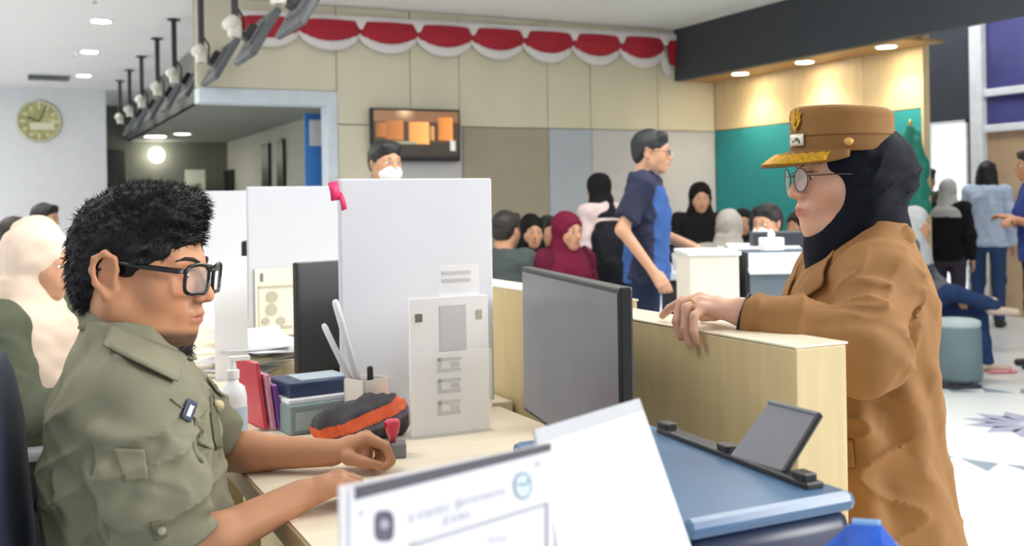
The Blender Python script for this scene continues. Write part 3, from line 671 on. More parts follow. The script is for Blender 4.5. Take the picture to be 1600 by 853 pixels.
dpoly('frame_line', [(640, 852), (857, 785), (857, 788), (640, 856)], m_pr2); dpoly('frame_line', [(853, 787), (857, 786), (857, 900), (853, 900)], m_pr2)
for (x0, x1, yo, h_) in ((641, 648, 0, 13), (655, 668, 1, 10), (670, 683, 1, 11), (686, 702, 1, 11), (714, 720, -2, 16), (722, 738, 1, 9), (741, 760, 1, 9), (762, 790, 2, 8)):
    y0 = 804+(x0-641)*(-43)/149+yo; y1 = 804+(x1-641)*(-43)/149+yo; dpoly('faint_lettering', [(x0, y0), (x1, y1), (x1, y1+h_), (x0, y0+h_)], m_pr)
for (x0, x1, y0, h_) in ((695, 703, 808, 13), (708, 720, 806, 10), (722, 735, 802, 10), (563, 568, 800, 8), (838, 845, 722, 9), (640, 652, 848, 8), (765, 792, 842, 5)): dpoly('faint_lettering', [(x0, y0), (x1, y0-3), (x1, y0-3+h_), (x0, y0+h_)], m_pr)
o = dpoly('shield_crest', [(601+15*abs(math.cos(a))**.6*math.copysign(1, math.cos(a)), 822+24*abs(math.sin(a))**.6*math.copysign(1, math.sin(a))) for a in np.linspace(0, 2*math.pi, 20, endpoint=False)], m_crest)
dpoly('crest_centre', [(601+7*math.cos(a), 819+8*math.sin(a)) for a in np.linspace(0, 2*math.pi, 16, endpoint=False)], mat('crest_pale', '#a9a7b6', .6), .0020, o)
m_et = mat('emblem_teal', '#7396a8', .5)
o = dpoly('emblem_ring', [(817+14*math.cos(a), 759+21*math.sin(a)) for a in np.linspace(0, 2*math.pi, 32, endpoint=False)], m_et)
o2 = dpoly('emblem_disc', [(817+11.5*math.cos(a), 759+17.5*math.sin(a)) for a in np.linspace(0, 2*math.pi, 32, endpoint=False)], mat('emblem_pale', '#cfe4ee', .5), .0020, o)
MB().tube([dpx(817+x, 757+2.2*math.sin(x*.7), .0024) for x in range(-8, 9)], .0004, 6).build('emblem_wave', m_et, o); MB().tube([dpx(825, 748+q, .0024) for q in range(0, 10, 3)], .0003, 6).build('emblem_stroke', m_et, o)
MB().obox(dp(.5, hD-.003, -.03), (wd2/2, .035, .003), Matrix((dd, nn, Vector((0, 0, 1)))).transposed()).build('foot', m_acr, t)
# leaning blank board behind it
TL2 = camp(.0225, 1.04, 0); TR2 = camp(.146, 1.19, 0); TL2 = atF(836, 671, .832); TR2 = atF(999, 622, .952); z2 = (TL2.z+TR2.z)/2
dn = RT0*.0465 - FW*.06; k = (z2-ZDESK-.003)/.15; dn = dn*k - Vector((0, 0, z2-ZDESK-.003)); 
t = thing('leaning_board', 'blank white acrylic board leaning back beside the printer', 'sign', tuple(Vector((TL2.x, TL2.y, ZDESK))+dn*.5-Vector((0, 0, dn.z*.5))))
dd2 = (TR2-TL2).normalized(); n2 = dd2.cross(dn).normalized()
if n2.dot(CAM-TL2) < 0: n2 = -n2
o = MB().sheet([[TL2, TR2], [TL2+dn-dd2*.07, TR2+dn]], tuple(-n2*.003)).build('acrylic_back', mat('board_edge', '#c3c6cc', .3), t); fix_normals(o)
e = dn*.035
o = MB().sheet([[TL2+e+n2*.001-dd2*.0, TR2+e+n2*.001-dd2*.002], [TL2+dn*.99-dd2*.069+n2*.001, TR2+dn*.99+n2*.001-dd2*.002]], tuple(-n2*.0008)).build('white_sheet', m_paper, t); fix_normals(o)
bk = -n2; bk.z = 0; bk.normalize(); mid = (TL2+TR2)/2+dn*.3-n2*.003
o = MB().sheet([[mid-dd2*.04, mid+dd2*.04], [Vector((mid.x, mid.y, ZDESK+.002))+bk*.06-dd2*.05, Vector((mid.x, mid.y, ZDESK+.002))+bk*.06+dd2*.05]], .003).build('rear_leg', m_acr, t); fix_normals(o)
# ------------------------------------------------------------------ printer
PX1, PY0, PZ = .820, .842, .982; PX0, PY1 = .60, 1.235
m_prn = mat('printer_navy', '#22304d', .35, var=.05); m_prt = mat('printer_top', '#557699', .22, var=.05); m_prg = mat('printer_grey', '#7b7d85', .5)
t = thing('printer', 'navy blue desktop printer with a raised grey paper support', 'printer', ((PX0+PX1)/2, (PY0+PY1)/2, ZDESK))
MB().box((PX0, PY0, ZDESK+.008), (PX1, PY1, PZ-.02), .018).build('body', m_prn, t, True)
MB().box((PX0-.002, PY0-.002, PZ-.022), (PX1+.002, PY1+.002, PZ), .009).build('lid', m_prt, t)
for x in (PX0+.04, PX1-.04):
    for y in (PY0+.04, PY1-.04): MB().cyl((x, y, ZDESK), (x, y, ZDESK+.012), .015).build('foot', m_black, t)
p0 = onZ(1274, 764, PZ); p1 = onZ(1037, 674, PZ)
d_ = (p1-p0); L_ = d_.length; d_.normalize(); q_ = Vector((d_.y, -d_.x, 0)); Rp = Matrix((d_, q_, Vector((0, 0, 1)))).transposed()
sl = MB().obox((p0+p1)/2+Vector((0, 0, .003)), (L_/2, .012, .004), Rp, .002).build('feed_slot', m_black, t)
for s_ in (.06, .52, .97): MB().obox(p0+d_*(L_*s_)+Vector((0, 0, .009)), (.012, .009, .006), Rp, .002).build('feed_guide', m_black, sl)
br = onZ(1226, 738, PZ+.006); bl = onZ(1141, 712, PZ+.006)
tr = onY(1281, 648, br.y); tl = onY(1202, 628, bl.y)
nrm = (bl-br).cross(tr-br).normalized(); 
o = MB().sheet([[br, bl], [tr, tl]], tuple(nrm*.006 if nrm.dot(CAM-br) < 0 else -nrm*.006)).build('paper_support', m_prg, t); fix_normals(o)
MB().tube([br, tr], .0042, 8).build('support_edge', m_black, o); MB().tube([tr, tl], .003, 8).build('support_lip', m_prg, o)
# blue plastic packet at the lower right
c = atF(1356, 813, .93); hB = c.z-ZDESK; V = []; rnd = random.Random(8); NB = 9
for k, (rr, zz_) in enumerate(((.050, 0), (.062, .3), (.056, .62), (.034, .86))):
    for i in range(NB): a_ = 2*math.pi*(i+.5*(k % 2))/NB; q_ = rr*rnd.uniform(.86, 1.14); V.append((c.x+q_*math.cos(a_)*1.1, c.y+q_*math.sin(a_)*.8, ZDESK+hB*zz_*(1 if k in (0,) else rnd.uniform(.95, 1.05))))
V += [(c.x-.006, c.y+.012, ZDESK+hB*.985), (c.x+.004, c.y-.010, ZDESK+hB)]; n_ = 4*NB; F = [tuple(range(NB))[::-1]]
for k in range(3):
    for i in range(NB): j = (i+1) % NB; F += [(k*NB+i, k*NB+j, (k+1)*NB+i), (k*NB+j, (k+1)*NB+j, (k+1)*NB+i)]
for i in range(NB): j = (i+1) % NB; F.append((3*NB+i, 3*NB+j, n_ if 0 < math.sin(2*math.pi*(i+1)/NB) else n_+1))
F += [(3*NB, n_, n_+1), (3*NB+NB//2, n_+1, n_)]
t = thing('blue_packet', 'crumpled bright blue plastic packet at the lower right edge', 'packet', (c.x, c.y, ZDESK))
o = mk('foil_wrap', V, F, mat('blue_foil', '#2a66dd', .18, var=.35, vscale=22), t); fix_normals(o)
MB().tube([V[n_], V[n_+1]], .003, 6).build('sealed_edge', mat('blue_foil_pale', '#8fc2f2', .3), t)
# ------------------------------------------------------------------ things on the man's desk
def onD(px, py): return onZ(px, py, ZDESK)
c = onD(624, 716); c = Vector((c.x, c.y+.02, ZDESK))
t = thing('rubber_stamp', 'red handled rubber stamp on a grey base by the man\'s hand', 'stamp', tuple(c), -.3)
MB().box((-.018, -.022, 0), (.020, .022, .028), .003).build('base', m_grey, t, world=False)
MB().box((-.020, -.023, 0), (-.008, .023, .029), .002).build('dark_block', mat('stamp_dark', '#4a4d52', .5), t, world=False)
MB().add(*(lambda b: (b.V, b.F))(MB().lathe([(.006, .026), (.007, .035), (.012, .046), (.015, .06), (.015, .070), (.012, .073)], (-.006, 0, 0), 20))).build('handle', mat('stamp_red', '#d8455c', .4), t, True, world=False)
MB().box((-.022, -.009, .057), (-.0195, .009, .069), .002).build('handle_label', mat('stamp_label', '#b3102e', .4), t, world=False)
# leaflet holder
yh = 2.06; a = onY(641, 470, yh); b = onY(766, 470, yh); zt_ = onY(700, 462, yh).z
t = thing('leaflet_holder', 'clear acrylic leaflet holder with white leaflets before the near divider', 'holder', ((a.x+b.x)/2, yh, ZDESK))
MB().box((a.x, yh+.02, ZDESK), (b.x, yh+.023, zt_), .001).build('back_plate', m_acr, t)
MB().box((a.x, yh-.004, ZDESK), (b.x, yh-.001, zt_-.12), .001).build('front_plate', m_acr, t)
MB().box((a.x, yh-.004, ZDESK), (b.x, yh+.023, ZDESK+.004)).build('floor_plate', m_acr, t)
MB().box((a.x+.002, yh+.008, ZDESK+.005), (b.x-.002, yh+.016, zt_-.004)).build('leaflet', m_leaf, t)
c0 = onY(685, 415, yh+.018); c1 = onY(749, 470, yh+.018); MB().box((c0.x, yh+.017, c1.z-.05), (c1.x, yh+.019, c0.z)).build('tall_leaflet', m_leaf, t)
m_lf = mat('leaflet_grey', '#cfd0d6', .7)
for (q0, q1, m_, n_) in (((687, 478), (729, 546), m_lf, 'grey_print'), ((649, 491), (660, 503), mat('print_dark', '#77756c', .8), 'crest_print'), ((744, 484), (753, 498), mat('stamp_grey', '#b9b5a2', .8), 'crest_print')):
    c0 = onY(*q0, yh+.007); c1 = onY(*q1, yh+.007); MB().box((c0.x, yh+.0065, c1.z), (c1.x, yh+.0078, c0.z)).build(n_, m_, t)
for py in (560, 593, 627):
    for (q0, q1) in (((684, py), (690, py+18)), ((684, py), (720, py+2)), ((684, py+17), (720, py+19)), ((704, py+6), (718, py+12))):
        c0 = onY(*q0, yh+.007); c1 = onY(*q1, yh+.007); MB().box((c0.x, yh+.0065, c1.z), (c1.x, yh+.0076, c0.z)).build('ticket_print', mat('ticket_grey', '#b5b7ba', .7), t)
for py in (424, 436): 
    c0 = onY(691, py, yh+.016); c1 = onY(735, py+3, yh+.016); MB().box((c0.x, yh+.0155, c1.z), (c1.x, yh+.0168, c0.z)).build('faint_lettering', m_lf, t)
# pen cup
f = 2.3; c = atF(573, 600, f); c = Vector((c.x, c.y, ZDESK)); zc_ = atF(573, 590, f).z-ZDESK
t = thing('pen_cup', 'ivory pen cup with pale rulers and a black pen', 'cup', tuple(c), .35)
mcup = mat('cup_ivory', '#e6e0d8', .5)
MB().box((-.036, -.036, 0), (.036, .036, .004)).box((-.036, -.036, 0), (-.033, .036, zc_)).box((.033, -.036, 0), (.036, .036, zc_)).box((-.036, -.036, 0), (.036, -.033, zc_)).box((-.036, .033, 0), (.036, .036, zc_)).build('cup_body', mcup, t, world=False)
for (q, w, m_, n_) in (((505, 506), .009, mat('ruler_white', '#e3e6ea', .4), 'ruler'), ((523, 468), .008, mat('ruler_white', '#e3e6ea', .4), 'marker'), ((578, 572), .007, m_black, 'black_pen')):
    e = atF(*q, f-.0); s0 = c+Vector((0.004 if q[0] < 540 else .01, 0, .02)); MB().tube([s0, s0.lerp(e, .97), e], [w, w, w*.6], 10, .6 if n_ == 'ruler' else 1).build(n_, m_, t, True)
# letter trays, folders, pouch, bottle
p = onD(447, 683); q = onD(562, 672); q.y = p.y+.03
t = thing('letter_tray', 'teal grey letter tray stack with a navy box on top', 'tray', ((p.x+q.x)/2, p.y+.08, ZDESK))
ang = 0.12; R = rotz(ang); ct = Vector(((p.x+q.x)/2, p.y+.085, ZDESK)); w = (q.x-p.x)/2
MB().obox(ct+Vector((0, 0, .033)), (w, .075, .032), R, .004).build('lower_tray', mat('tray_teal', '#7e9494', .5), t)
MB().obox(ct+Vector((.0, .01, .070)), (w*.98, .07, .005), R, .002).build('loose_papers', m_paper, t)
MB().obox(ct+Vector((.005, .02, .092)), (w*.95, .06, .016), R, .004).build('navy_box', mat('tray_navy', '#2c3d5f', .5), t)
MB().obox(ct+Vector((.02, .02, .109)), (w*.7, .045, .002), R, .001).build('pale_lid', mat('tray_pale', '#9fb0bd', .5), t)
MB().obox(ct+Vector((w*.1, -.076, .03)), (w*.85, .001, .02), R).build('front_label', mat('tray_label', '#95a9aa', .5), t)
for k, (px, m_, ln, lab) in enumerate(((398, mat('folder_red', '#c7404e', .5), .0, 'red folder standing beside the letter tray'), (412, mat('folder_pink', '#cf8fa6', .5), .03, 'pink folder standing between red folder and tray'), (424, mat('folder_purple', '#6d3a8c', .5), .05, 'purple folder leaning on the letter tray'))):
    o_ = onD(px+12, 676); R = Matrix.Rotation(-.12, 3, 'Y') @ Matrix.Rotation(.12, 3, 'Z')
    t = thing('folder', lab, 'folder', (o_.x, o_.y+.08, ZDESK), 0, 'standing folders')
    h_ = (.075, .062, .05)[k]
    MB().obox((o_.x-.006, o_.y+.08, ZDESK+h_+.002), (.005, .07, h_), R, .002).build('cover', m_, t); MB().obox((o_.x-.006, o_.y+.082, ZDESK+h_+.004), (.0035, .068, h_-.002), R).build('pages', m_paper, t)
S = SDF((-.13, -.09, -.01), (.13, .09, .12), .0022)
S.ell((-.045, 0, .038), (.075, .05, .042), .02).ell((.03, .0, .045), (.06, .05, .048), .03).ell((.075, .01, .035), (.035, .045, .038), .03).cut((0, 0, .001), (0, 0, -1)).folds(.004, 70, 7)
def pc(P):
    z = P[:, 2]-.02-P[:, 0]*.25; a = np.where((np.abs(z-.034) < .013)[:, None], np.array(C('#e2643a')), np.array(C('#3c3a40'))); b = (np.abs(z-.012) < .006)[:, None]; return np.where(b, np.array(C('#6f6a78')), a)
o = S.build('fabric_pouch', mat('pouch_cloth', '#333333', .75, attr='Col', bump=.2), None, pc)
c = onD(578, 690); o.location = (c.x, c.y+.035, ZDESK); o.rotation_euler = (0, 0, .15); props(o, 'dark fabric pouch with an orange stripe behind the man\'s hand', 'pouch')
c = atF(364, 620, 2.12); t = thing('sanitizer_bottle', 'white plastic pump bottle beside the folders', 'bottle', (c.x, c.y, ZDESK))
MB().lathe([(.026, 0), (.028, .004), (.028, .11), (.024, .13), (.012, .14), (.012, .15)], (0, 0, 0), 24).build('bottle_body', mat('bottle_white', '#eef1f5', .35), t, True, world=False)
MB().lathe([(.014, .148), (.014, .165), (.005, .166), (.005, .185)], (0, 0, 0), 16).box((-.006, -.006, .183), (.035, .006, .193), .002).build('pump', m_white, t, world=False)
MB().lathe([(.0285, .035), (.0288, .036), (.0288, .09), (.0285, .091)], (0, 0, 0), 24).build('bottle_label', mat('label_blue', '#b9cfe0', .5), t, True, world=False)
# neighbour desk: heap of pale papers and an upright sheet
t = thing('paper_heap', 'heap of cream and white papers on the next desk', 'papers', tuple(onZ(420, 575, ZDESK+.0)))
rnd = random.Random(3)
for k in range(9):
    c = onZ(415+rnd.uniform(-30, 25), 585+rnd.uniform(-4, 4), ZDESK) + Vector((0, .12, .004+k*.012)); R = rotz(rnd.uniform(-.8, .8)) @ Matrix.Rotation(rnd.uniform(-.12, .12), 3, 'X')
    g = [[c+R @ Vector((x*.105, y*.148, .012*math.sin(x*2+k)*math.cos(y*2))) for x in np.linspace(-1, 1, 7)] for y in np.linspace(-1, 1, 7)]
    o = MB().sheet(g, .001).build('sheet', mat('paper_cream', '#efe7cc', .8) if k % 3 == 0 else m_paper, t, True)
yy = 3.05; a = onY(334, 402, yy); b = onY(388, 545, yy)
t = thing('upright_notice', 'blank white notice in an acrylic stand beside the man\'s glasses', 'sign', ((a.x+b.x)/2, yy, ZDESK))
MB().box((a.x, yy, ZDESK), (b.x, yy+.004, a.z), .001).build('sheet', m_leaf, t); MB().box((a.x, yy-.03, ZDESK), (b.x, yy+.04, ZDESK+.004)).build('foot', m_acr, t)
# ------------------------------------------------------------------ office chairs
def office_chair(lab, x, y, rz, m_back, seat=.47, topz=1.06):
    t = thing('office_chair', lab, 'chair', (x, y, 0), rz, 'office chairs')
    S = SDF((-.30, -.26, .4), (-.0, .26, 1.15), .012)
    rows = [(seat+.13, -.235, 0, .028, .2), (seat+.3, -.25, 0, .03, .225), (topz-.12, -.262, 0, .028, .22), (topz-.03, -.27, 0, .022, .17), (topz, -.272, 0, .012, .1)]
    S.loft(rows, k=.01, p=2.6); S.build('backrest', m_back, t)
    S = SDF((-.28, -.28, seat-.1), (.28, .28, seat+.04), .012); S.box((0, 0, seat-.03), (.24, .24, .045), .035); S.build('seat', m_back, t)
    for s in (-1, 1):
        MB().tube([(-.05, s*.25, seat-.03), (-.05, s*.30, seat), (-.05, s*.31, seat+.2)], .014).build('arm_post', m_black, t, True, world=False)
        MB().box((-.17, s*.31-.035, seat+.2), (.12, s*.31+.035, seat+.23), .012).build('armrest', m_grey, t, world=False)
    MB().tube([(-.25, 0, seat-.04), (-.29, 0, seat+.05), (-.27, 0, seat+.3)], .022).build('back_spine', m_black, t, True, world=False)
    MB().cyl((0, 0, .1), (0, 0, seat-.05), .028).build('gas_lift', m_black, t, world=False)
    for k in range(5):
        a = k*2*math.pi/5+.3; MB().tube([(0, 0, .11), (.28*math.cos(a), .28*math.sin(a), .075)], [.024, .014]).build('base_leg', m_black, t, True, world=False)
        MB().cyl((.28*math.cos(a)-.02*math.sin(a), .28*math.sin(a)+.02*math.cos(a), .03), (.28*math.cos(a)+.02*math.sin(a), .28*math.sin(a)-.02*math.cos(a), .03), .03).build('caster', m_black, t, world=False)
    return t
office_chair('navy office chair the man in the olive shirt sits on', .245, 1.80, math.radians(-6), m_navy, .46, 1.07)
b_ = base(38, 3.0); office_chair('dark office chair under the woman in the front cream headscarf', b_[0], b_[1], 0, mat('chair_black', '#1d2027', .7), .44, .96)
b_ = base(30, 4.35); office_chair('dark office chair under the woman in the rear cream headscarf', b_[0], b_[1], 0, mat('chair_black', '#1d2027', .7), .44, .96)
# ------------------------------------------------------------------ hall furniture
m_cab = mat('cabinet_ivory', '#dcd8cf', .6, var=.02); m_cg = mat('counter_grey', '#63707d', .6); m_cw = mat('counter_white', '#dfe7ec', .4)
f = 4.9; a = atF(1105, 393, f); b = atF(1182, 392, f)
t = thing('service_cabinet', 'ivory service cabinet standing in the hall behind the wooden ledge', 'cabinet', ((a.x+b.x)/2, (a.y+b.y)/2+.2, 0), -YAW)
w = (b-a).length; MB().box((-w/2, -.2, 0), (w/2, .2, a.z-.02), .006).build('body', m_cab, t, world=False); MB().box((-w/2-.01, -.21, a.z-.02), (w/2+.01, .21, a.z), .004).build('top', m_cw, t, world=False)
c2 = atF(1235, 427, f); a2 = atF(1191, 427, f); b2 = atF(1300, 427, f); zc2 = c2.z
t = thing('reception_counter', 'grey reception counter with a white sloping top in the hall', 'counter', (c2.x+.05, c2.y+.2, 0), -YAW)
w2 = (b2-a2).length; MB().box((-w2*.45, -.2, 0), (w2*.6, .25, zc2), .004).build('front', m_cg, t, world=False)
MB().add([(-w2*.47, -.23, zc2), (w2*.62, -.23, zc2), (w2*.62, .3, zc2+.11), (-w2*.47, .3, zc2+.11), (-w2*.47, -.23, zc2+.015), (w2*.62, -.23, zc2+.015), (w2*.62, .3, zc2+.125), (-w2*.47, .3, zc2+.125)], [(3, 2, 1, 0), (4, 5, 6, 7), (0, 1, 5, 4), (1, 2, 6, 5), (2, 3, 7, 6), (3, 0, 4, 7)]).build('sloping_top', m_cw, t, world=False)
MB().box((-w2*.5, -.19, 0), (-w2*.455, .2, zc2+.1), .002).build('dark_gap_strip', mat('gap_dark', '#2b2f35', .6), t, world=False)  # dark strip in place of the dark gap beside the cabinet
MB().box((-w2*.47, .1, zc2-.1), (w2*.62, .3, zc2+.10)).build('rear_box', m_cg, t, world=False)
f = 5.35; a = atF(1172, 388, f); b = atF(1300, 388, f); zt_ = atF(1230, 361, f).z
t = thing('counter_screen', 'wide low dark screen standing on the reception counter', 'monitor', ((a.x+b.x)/2, (a.y+b.y)/2, a.z-.02), -YAW); w = (b-a).length
MB().box((-w/2, -.015, .0), (w/2, .015, zt_-a.z+.02), .006).build('shell', mat('screen_slate', '#4a5159', .5), t, world=False); MB().box((-w/2+.015, -.017, .018), (w/2-.015, -.014, zt_-a.z+.008)).build('panel', mat('screen_dark', '#343a42', .4), t, world=False)
MB().box((-.2, -.05, -.06), (.2, .1, .0), .006).build('stand', m_black, t, world=False)
f = 6.2; a = atF(1046, 425, f); b = atF(1150, 425, f)
t = thing('hall_table', 'white topped table with dark sides behind the man in blue', 'table', ((a.x+b.x)/2, (a.y+b.y)/2+.25, 0), -YAW); w = (b-a).length/2
MB().box((-w, -.25, a.z-.05), (w, .3, a.z), .01).build('tabletop', m_cw, t, world=False); MB().box((-w+.03, -.2, 0), (w-.03, .25, a.z-.051)).build('dark_base', mat('table_dark', '#26262b', .6), t, world=False)
for px, lab in ((1066, 'white paper cup on the hall table nearest the man in blue'), (1082, 'white paper cup on the hall table nearest the ivory cabinet')):
    c = atF(px, 424, 6.3); t = thing('paper_cup', lab, 'cup', (c.x, c.y+.05, a.z), 0, 'paper cups on the hall table')
    MB().lathe([(.025, 0), (.035, .1), (.033, .1), (.023, .005)], (0, 0, 0), 16).build('cup', m_paper, t, True, world=False); MB().lathe([(.036, .098), (.036, .104), (.03, .106)], (0, 0, 0), 16).build('rim', m_paper, t, world=False)
f = 5.2; c = atF(1166, 390, f); t = thing('tissue_box', 'small white tissue box on the ivory cabinet', 'box', (c.x-.05, c.y-.25, atF(1105, 393, 4.9).z), -.3)
MB().box((-.05, -.04, 0), (.05, .04, .06), .006).build('carton', m_paper, t, world=False); MB().lathe([(.012, .058), (.02, .075), (.004, .1)], (0, 0, 0), 10).build('tissue', m_paper, t, True, world=False)
for px, f, lab in ((1491, 7.1, 'round grey ottoman with a pale top on the pale floor'), (1430, 7.75, 'second round grey ottoman hidden under the cross-legged person')):
    bx = base(px, f); R_ = .158
    t = thing('ottoman', lab, 'ottoman', (bx[0], bx[1], 0))
    MB().lathe([(R_*1.0, .03), (R_*1.04, .06), (R_*1.0, .38), (R_*.97, .40)], (0, 0, 0), 36).build('side', mat('ottoman_grey', '#62757c', .8, var=.05), t, True, world=False)
    MB().lathe([(R_*.97, .40), (R_*1.0, .415), (R_*.98, .44), (R_*.8, .452), (.001, .455)], (0, 0, 0), 36).build('cushion_top', mat('ottoman_pale', '#9fb1b5', .8), t, True, world=False)
    for k in range(4): MB().cyl((R_*.7*math.cos(k*1.57+.7), R_*.7*math.sin(k*1.57+.7), 0), (R_*.7*math.cos(k*1.57+.7), R_*.7*math.sin(k*1.57+.7), .035), .02).build('foot', m_black, t, world=False)
# ------------------------------------------------------------------ people: shared sculpting
def lin(h): return np.array(C(h))
m_skin = mat('skin', '#c99a7a', .5, var=.04, vscale=25, attr='Col', spec=.35, sss=.12)
m_hair = mat('black_hair', '#0f0e13', .55, var=.2, vscale=60, bump=.3, bscale=250, spec=.3)
m_eyew = mat('eye_white', '#e9e4df', .3); m_eyed = mat('eye_dark', '#1d1512', .2)
def cloth(name, colr, rough=.85, var=.06, bump=.15): return mat('cloth_'+name, colr, rough, var=var, vscale=14, bump=bump, bscale=500, spec=.2)
def head_skin(S, chub=0.0, fine=True, neck=.058, ears=True):
    S.ell((-.010, 0, .030), (.098, .077, .085))
    S.ell((.030, 0, -.030), (.060, .063+chub*.4, .080), .03)
    for s in (-1, 1):
        S.cone((-.005, s*(.050+chub*.6), -.058), (.058, s*.016, -.098), .022+chub, .018+chub*.4, .03)
        S.ell((.054, s*.040, -.030), (.028+chub*.3, .024+chub, .030), .025)
        S.cone((.074, s*.042, .016), (.088, s*.010, .014), .011, .010, .015)
    S.ell((.072, 0, -.099), (.022, .024, .019), .02)
    S.ell((.082, 0, -.066), (.020, .030, .024), .02)
    if chub: S.ell((.03, 0, -.112), (.05, .045, .022), .03)
    S.cone((-.022, 0, -.05), (-.040, 0, -.21) if neck > .01 else (-.022, 0, -.06), max(neck, .05), max(neck, .045)+.006, .03)
    if fine:
        for s in (-1, 1):
            S.ell((.103, s*.033, -.004), (.020, .019, .011), .012, 's')
            S.ell((.077, s*.033, -.005), (.0145, .018, .0125), .004)
            S.cone((.0905, s*.020, .001), (.083, s*.047, -.001), .0022, .0022, .004)
    S.cone((.090, 0, .006), (.110, 0, -.033), .0085, .011, .012); S.ell((.113, 0, -.037), (.009, .010, .009), .006)
    for s in (-1, 1):
        S.ell((.102, s*.013, -.041), (.010, .0075, .0075), .006)
        if fine: S.ell((.108, s*.007, -.047), (.006, .0035, .003), .003, 's')
    S.ell((.0985, 0, -.0655), (.0075, .022, .0050), .006); S.ell((.0968, 0, -.0762), (.0085, .019, .0058), .006)
    if fine: S.ell((.108, 0, -.0708), (.012, .025, .0014), .002, 's')
    for s in ((-1, 1) if ears else ()):
        Q = rmat(0, -.18, 0) @ np.array(Matrix.Rotation(s*.35, 3, 'Z'))
        S.ell((-.016, s*.080, -.012), (.020, .0065, .032), .006, 'u', Q)
        if fine: S.chain([(.001, s*.083, -.004), (-.003, s*.089, .014), (-.016, s*.095, .022), (-.031, s*.096, .012), (-.035, s*.094, -.006), (-.028, s*.091, -.026), (-.014, s*.086, -.042)], [.0034, .0042, .0046, .0046, .0044, .0044, .0075], .006)
        if fine:
            S.ell((-.012, s*.094, -.008), (.010, .0080, .019), .004, 's'); S.ell((-.004, s*.080, -.014), (.004, .006, .008), .003)
def head_color(P, T, skin, lip, beard=None):
    R, t, sc = T; q = ((P-t) @ R)/sc; x, y, z = q.T
    c = np.tile(lin(skin), (len(P), 1)); L_ = lin(lip)
    m = np.exp(-(((z+.071)/.0095)**4)-((y/.021)**4))*(x > .088); c = c*(1-m[:, None]*.85)+L_*m[:, None]*.85
    m = np.exp(-((z+.03)/.03)**2-((np.abs(y)-.045)/.02)**2)*(x > .03)*.25; c = c*(1-m[:, None])+lin('#cf8468')*m[:, None]
    if beard:
        m = np.clip(np.maximum(np.exp(-(((z+.050)/.007)**2))*(np.abs(y) < .026)*(x > .085)*.45, 0), 0, 1)
        m2 = np.clip((-.088-z)/.012, 0, 1)*(x > -.01)*.85*np.clip((z+.135)/.02, 0, 1); m = np.maximum(m, m2); c = c*(1-m[:, None])+lin(beard)*m[:, None]
    c[:, 3] = 1
    return c
def face_bits(parent, R, t, sc, brow='#1b1614', look=0.0, eyes=True, closed=False, bv=None):
    def W(p): return Vector((R @ (np.array(p)*sc))+t)
    for s in (-1, 1):
        if eyes:
            e = SDF((-.02, -.02, -.02), (.02, .02, .02), .0016); e.ell((0, 0, 0), (.0135, .0135, .0090 if not closed else .006)); P, F = e.mesh()
            c = np.array((.0795, s*.033, -.0052)); V = ((P+c)*sc) @ R.T+t
            d = P-np.array((.012, 0, -.001+look)); dark = (np.linalg.norm(d[:, 1:], axis=1) < .0058)[:, None]; cc = np.where(dark, lin('#20150f'), lin('#e4ddd6')); mk('eye', V, F, mat('eye_surface', '#ffffff', .15, var=0, attr='Col'), parent, True, False, cc)
            MB().tube([W((.0935-.05*abs(q)**2, s*(.033+q*.017/.1*.1*10), .0035-abs(q)*.004)) for q in np.linspace(-.1, .1, 7)], .0011*sc, 6).build('eyelash', m_eyed, parent, True, False)
        pts = [W((.0945, s*.011, .016)), W((.091, s*.024, .0205)), W((.0825, s*.038, .0215)), W((.070, s*.050, .017))]
        if bv is not None:
            q2 = []
            for p in pts:
                d = Vector(R @ np.array((-1, -s*.45, 0))).normalized(); h_ = bv.ray_cast(p-d*.04, d); q2.append((h_[0] if h_[0] is not None else p)-d*.0004)
            pts = q2
        MB().tube(pts, [.0025*sc, .0036*sc, .0030*sc, .0012*sc], 8).build('eyebrow', mat('brow_hair', brow, .8), parent, True, False)
def hand_sdf(S, W, K, fingers, thumb, r=.0085, k=.005):
    """W wrist, K four knuckles, fingers = four lists of three joints, thumb = list of joints"""
    W = np.array(W, float)
    for i, kn in enumerate(K):
        kn = np.array(kn, float); w0 = W+(kn-np.mean(K, axis=0))*.45
        S.cone(w0, kn, r*1.55, r*1.2, .012)
        rr = r*(1, 1.04, .98, .86)[i]
        S.chain([kn]+list(fingers[i]), [rr*1.15, rr*1.02, rr*.95, rr*.82], k, kin=.003)
    for i in range(3): S.cone((np.array(K[i])+W)/2, (np.array(K[i+1])+W)/2, r*1.45, r*1.45, .01)
    S.chain([W*.7+np.mean(K, axis=0)*.3]+list(thumb), [r*1.7, r*1.45, r*1.1, r*.9], .008, kin=.004)
def canon_hand(S, W, fwd, back, side, curl=.5, sc=1.0, r=.0085):
    """side=+1 thumb towards +y of the hand frame"""
    B = basis(fwd, back); W = np.array(W, float); q = lambda p: W+B @ (np.array(p)*sc)
    kx = [.088, .092, .087, .077]; ky = [.030, .010, -.011, -.030]; ln = [(.040, .024, .020), (.044, .028, .021), (.041, .026, .020), (.031, .019, .017)]
    K = [q((kx[i], side*ky[i], 0)) for i in range(4)]; Fg = []
    for i in range(4):
        a = 0; p = np.array((kx[i], side*ky[i], 0.)); J = []
        for j in range(3):
            a += curl*(.75, 1.05, .7)[j]*(1+.06*i); p = p+np.array((math.cos(a), side*(.06-.05*i)*.6, -math.sin(a)))*ln[i][j]; J.append(q(p))
        Fg.append(J)
    th = [q((.035, side*.034, -.012)), q((.062, side*.046, -.026)), q((.084, side*.040, -.034))]
    hand_sdf(S, W, K, Fg, th, r*sc)
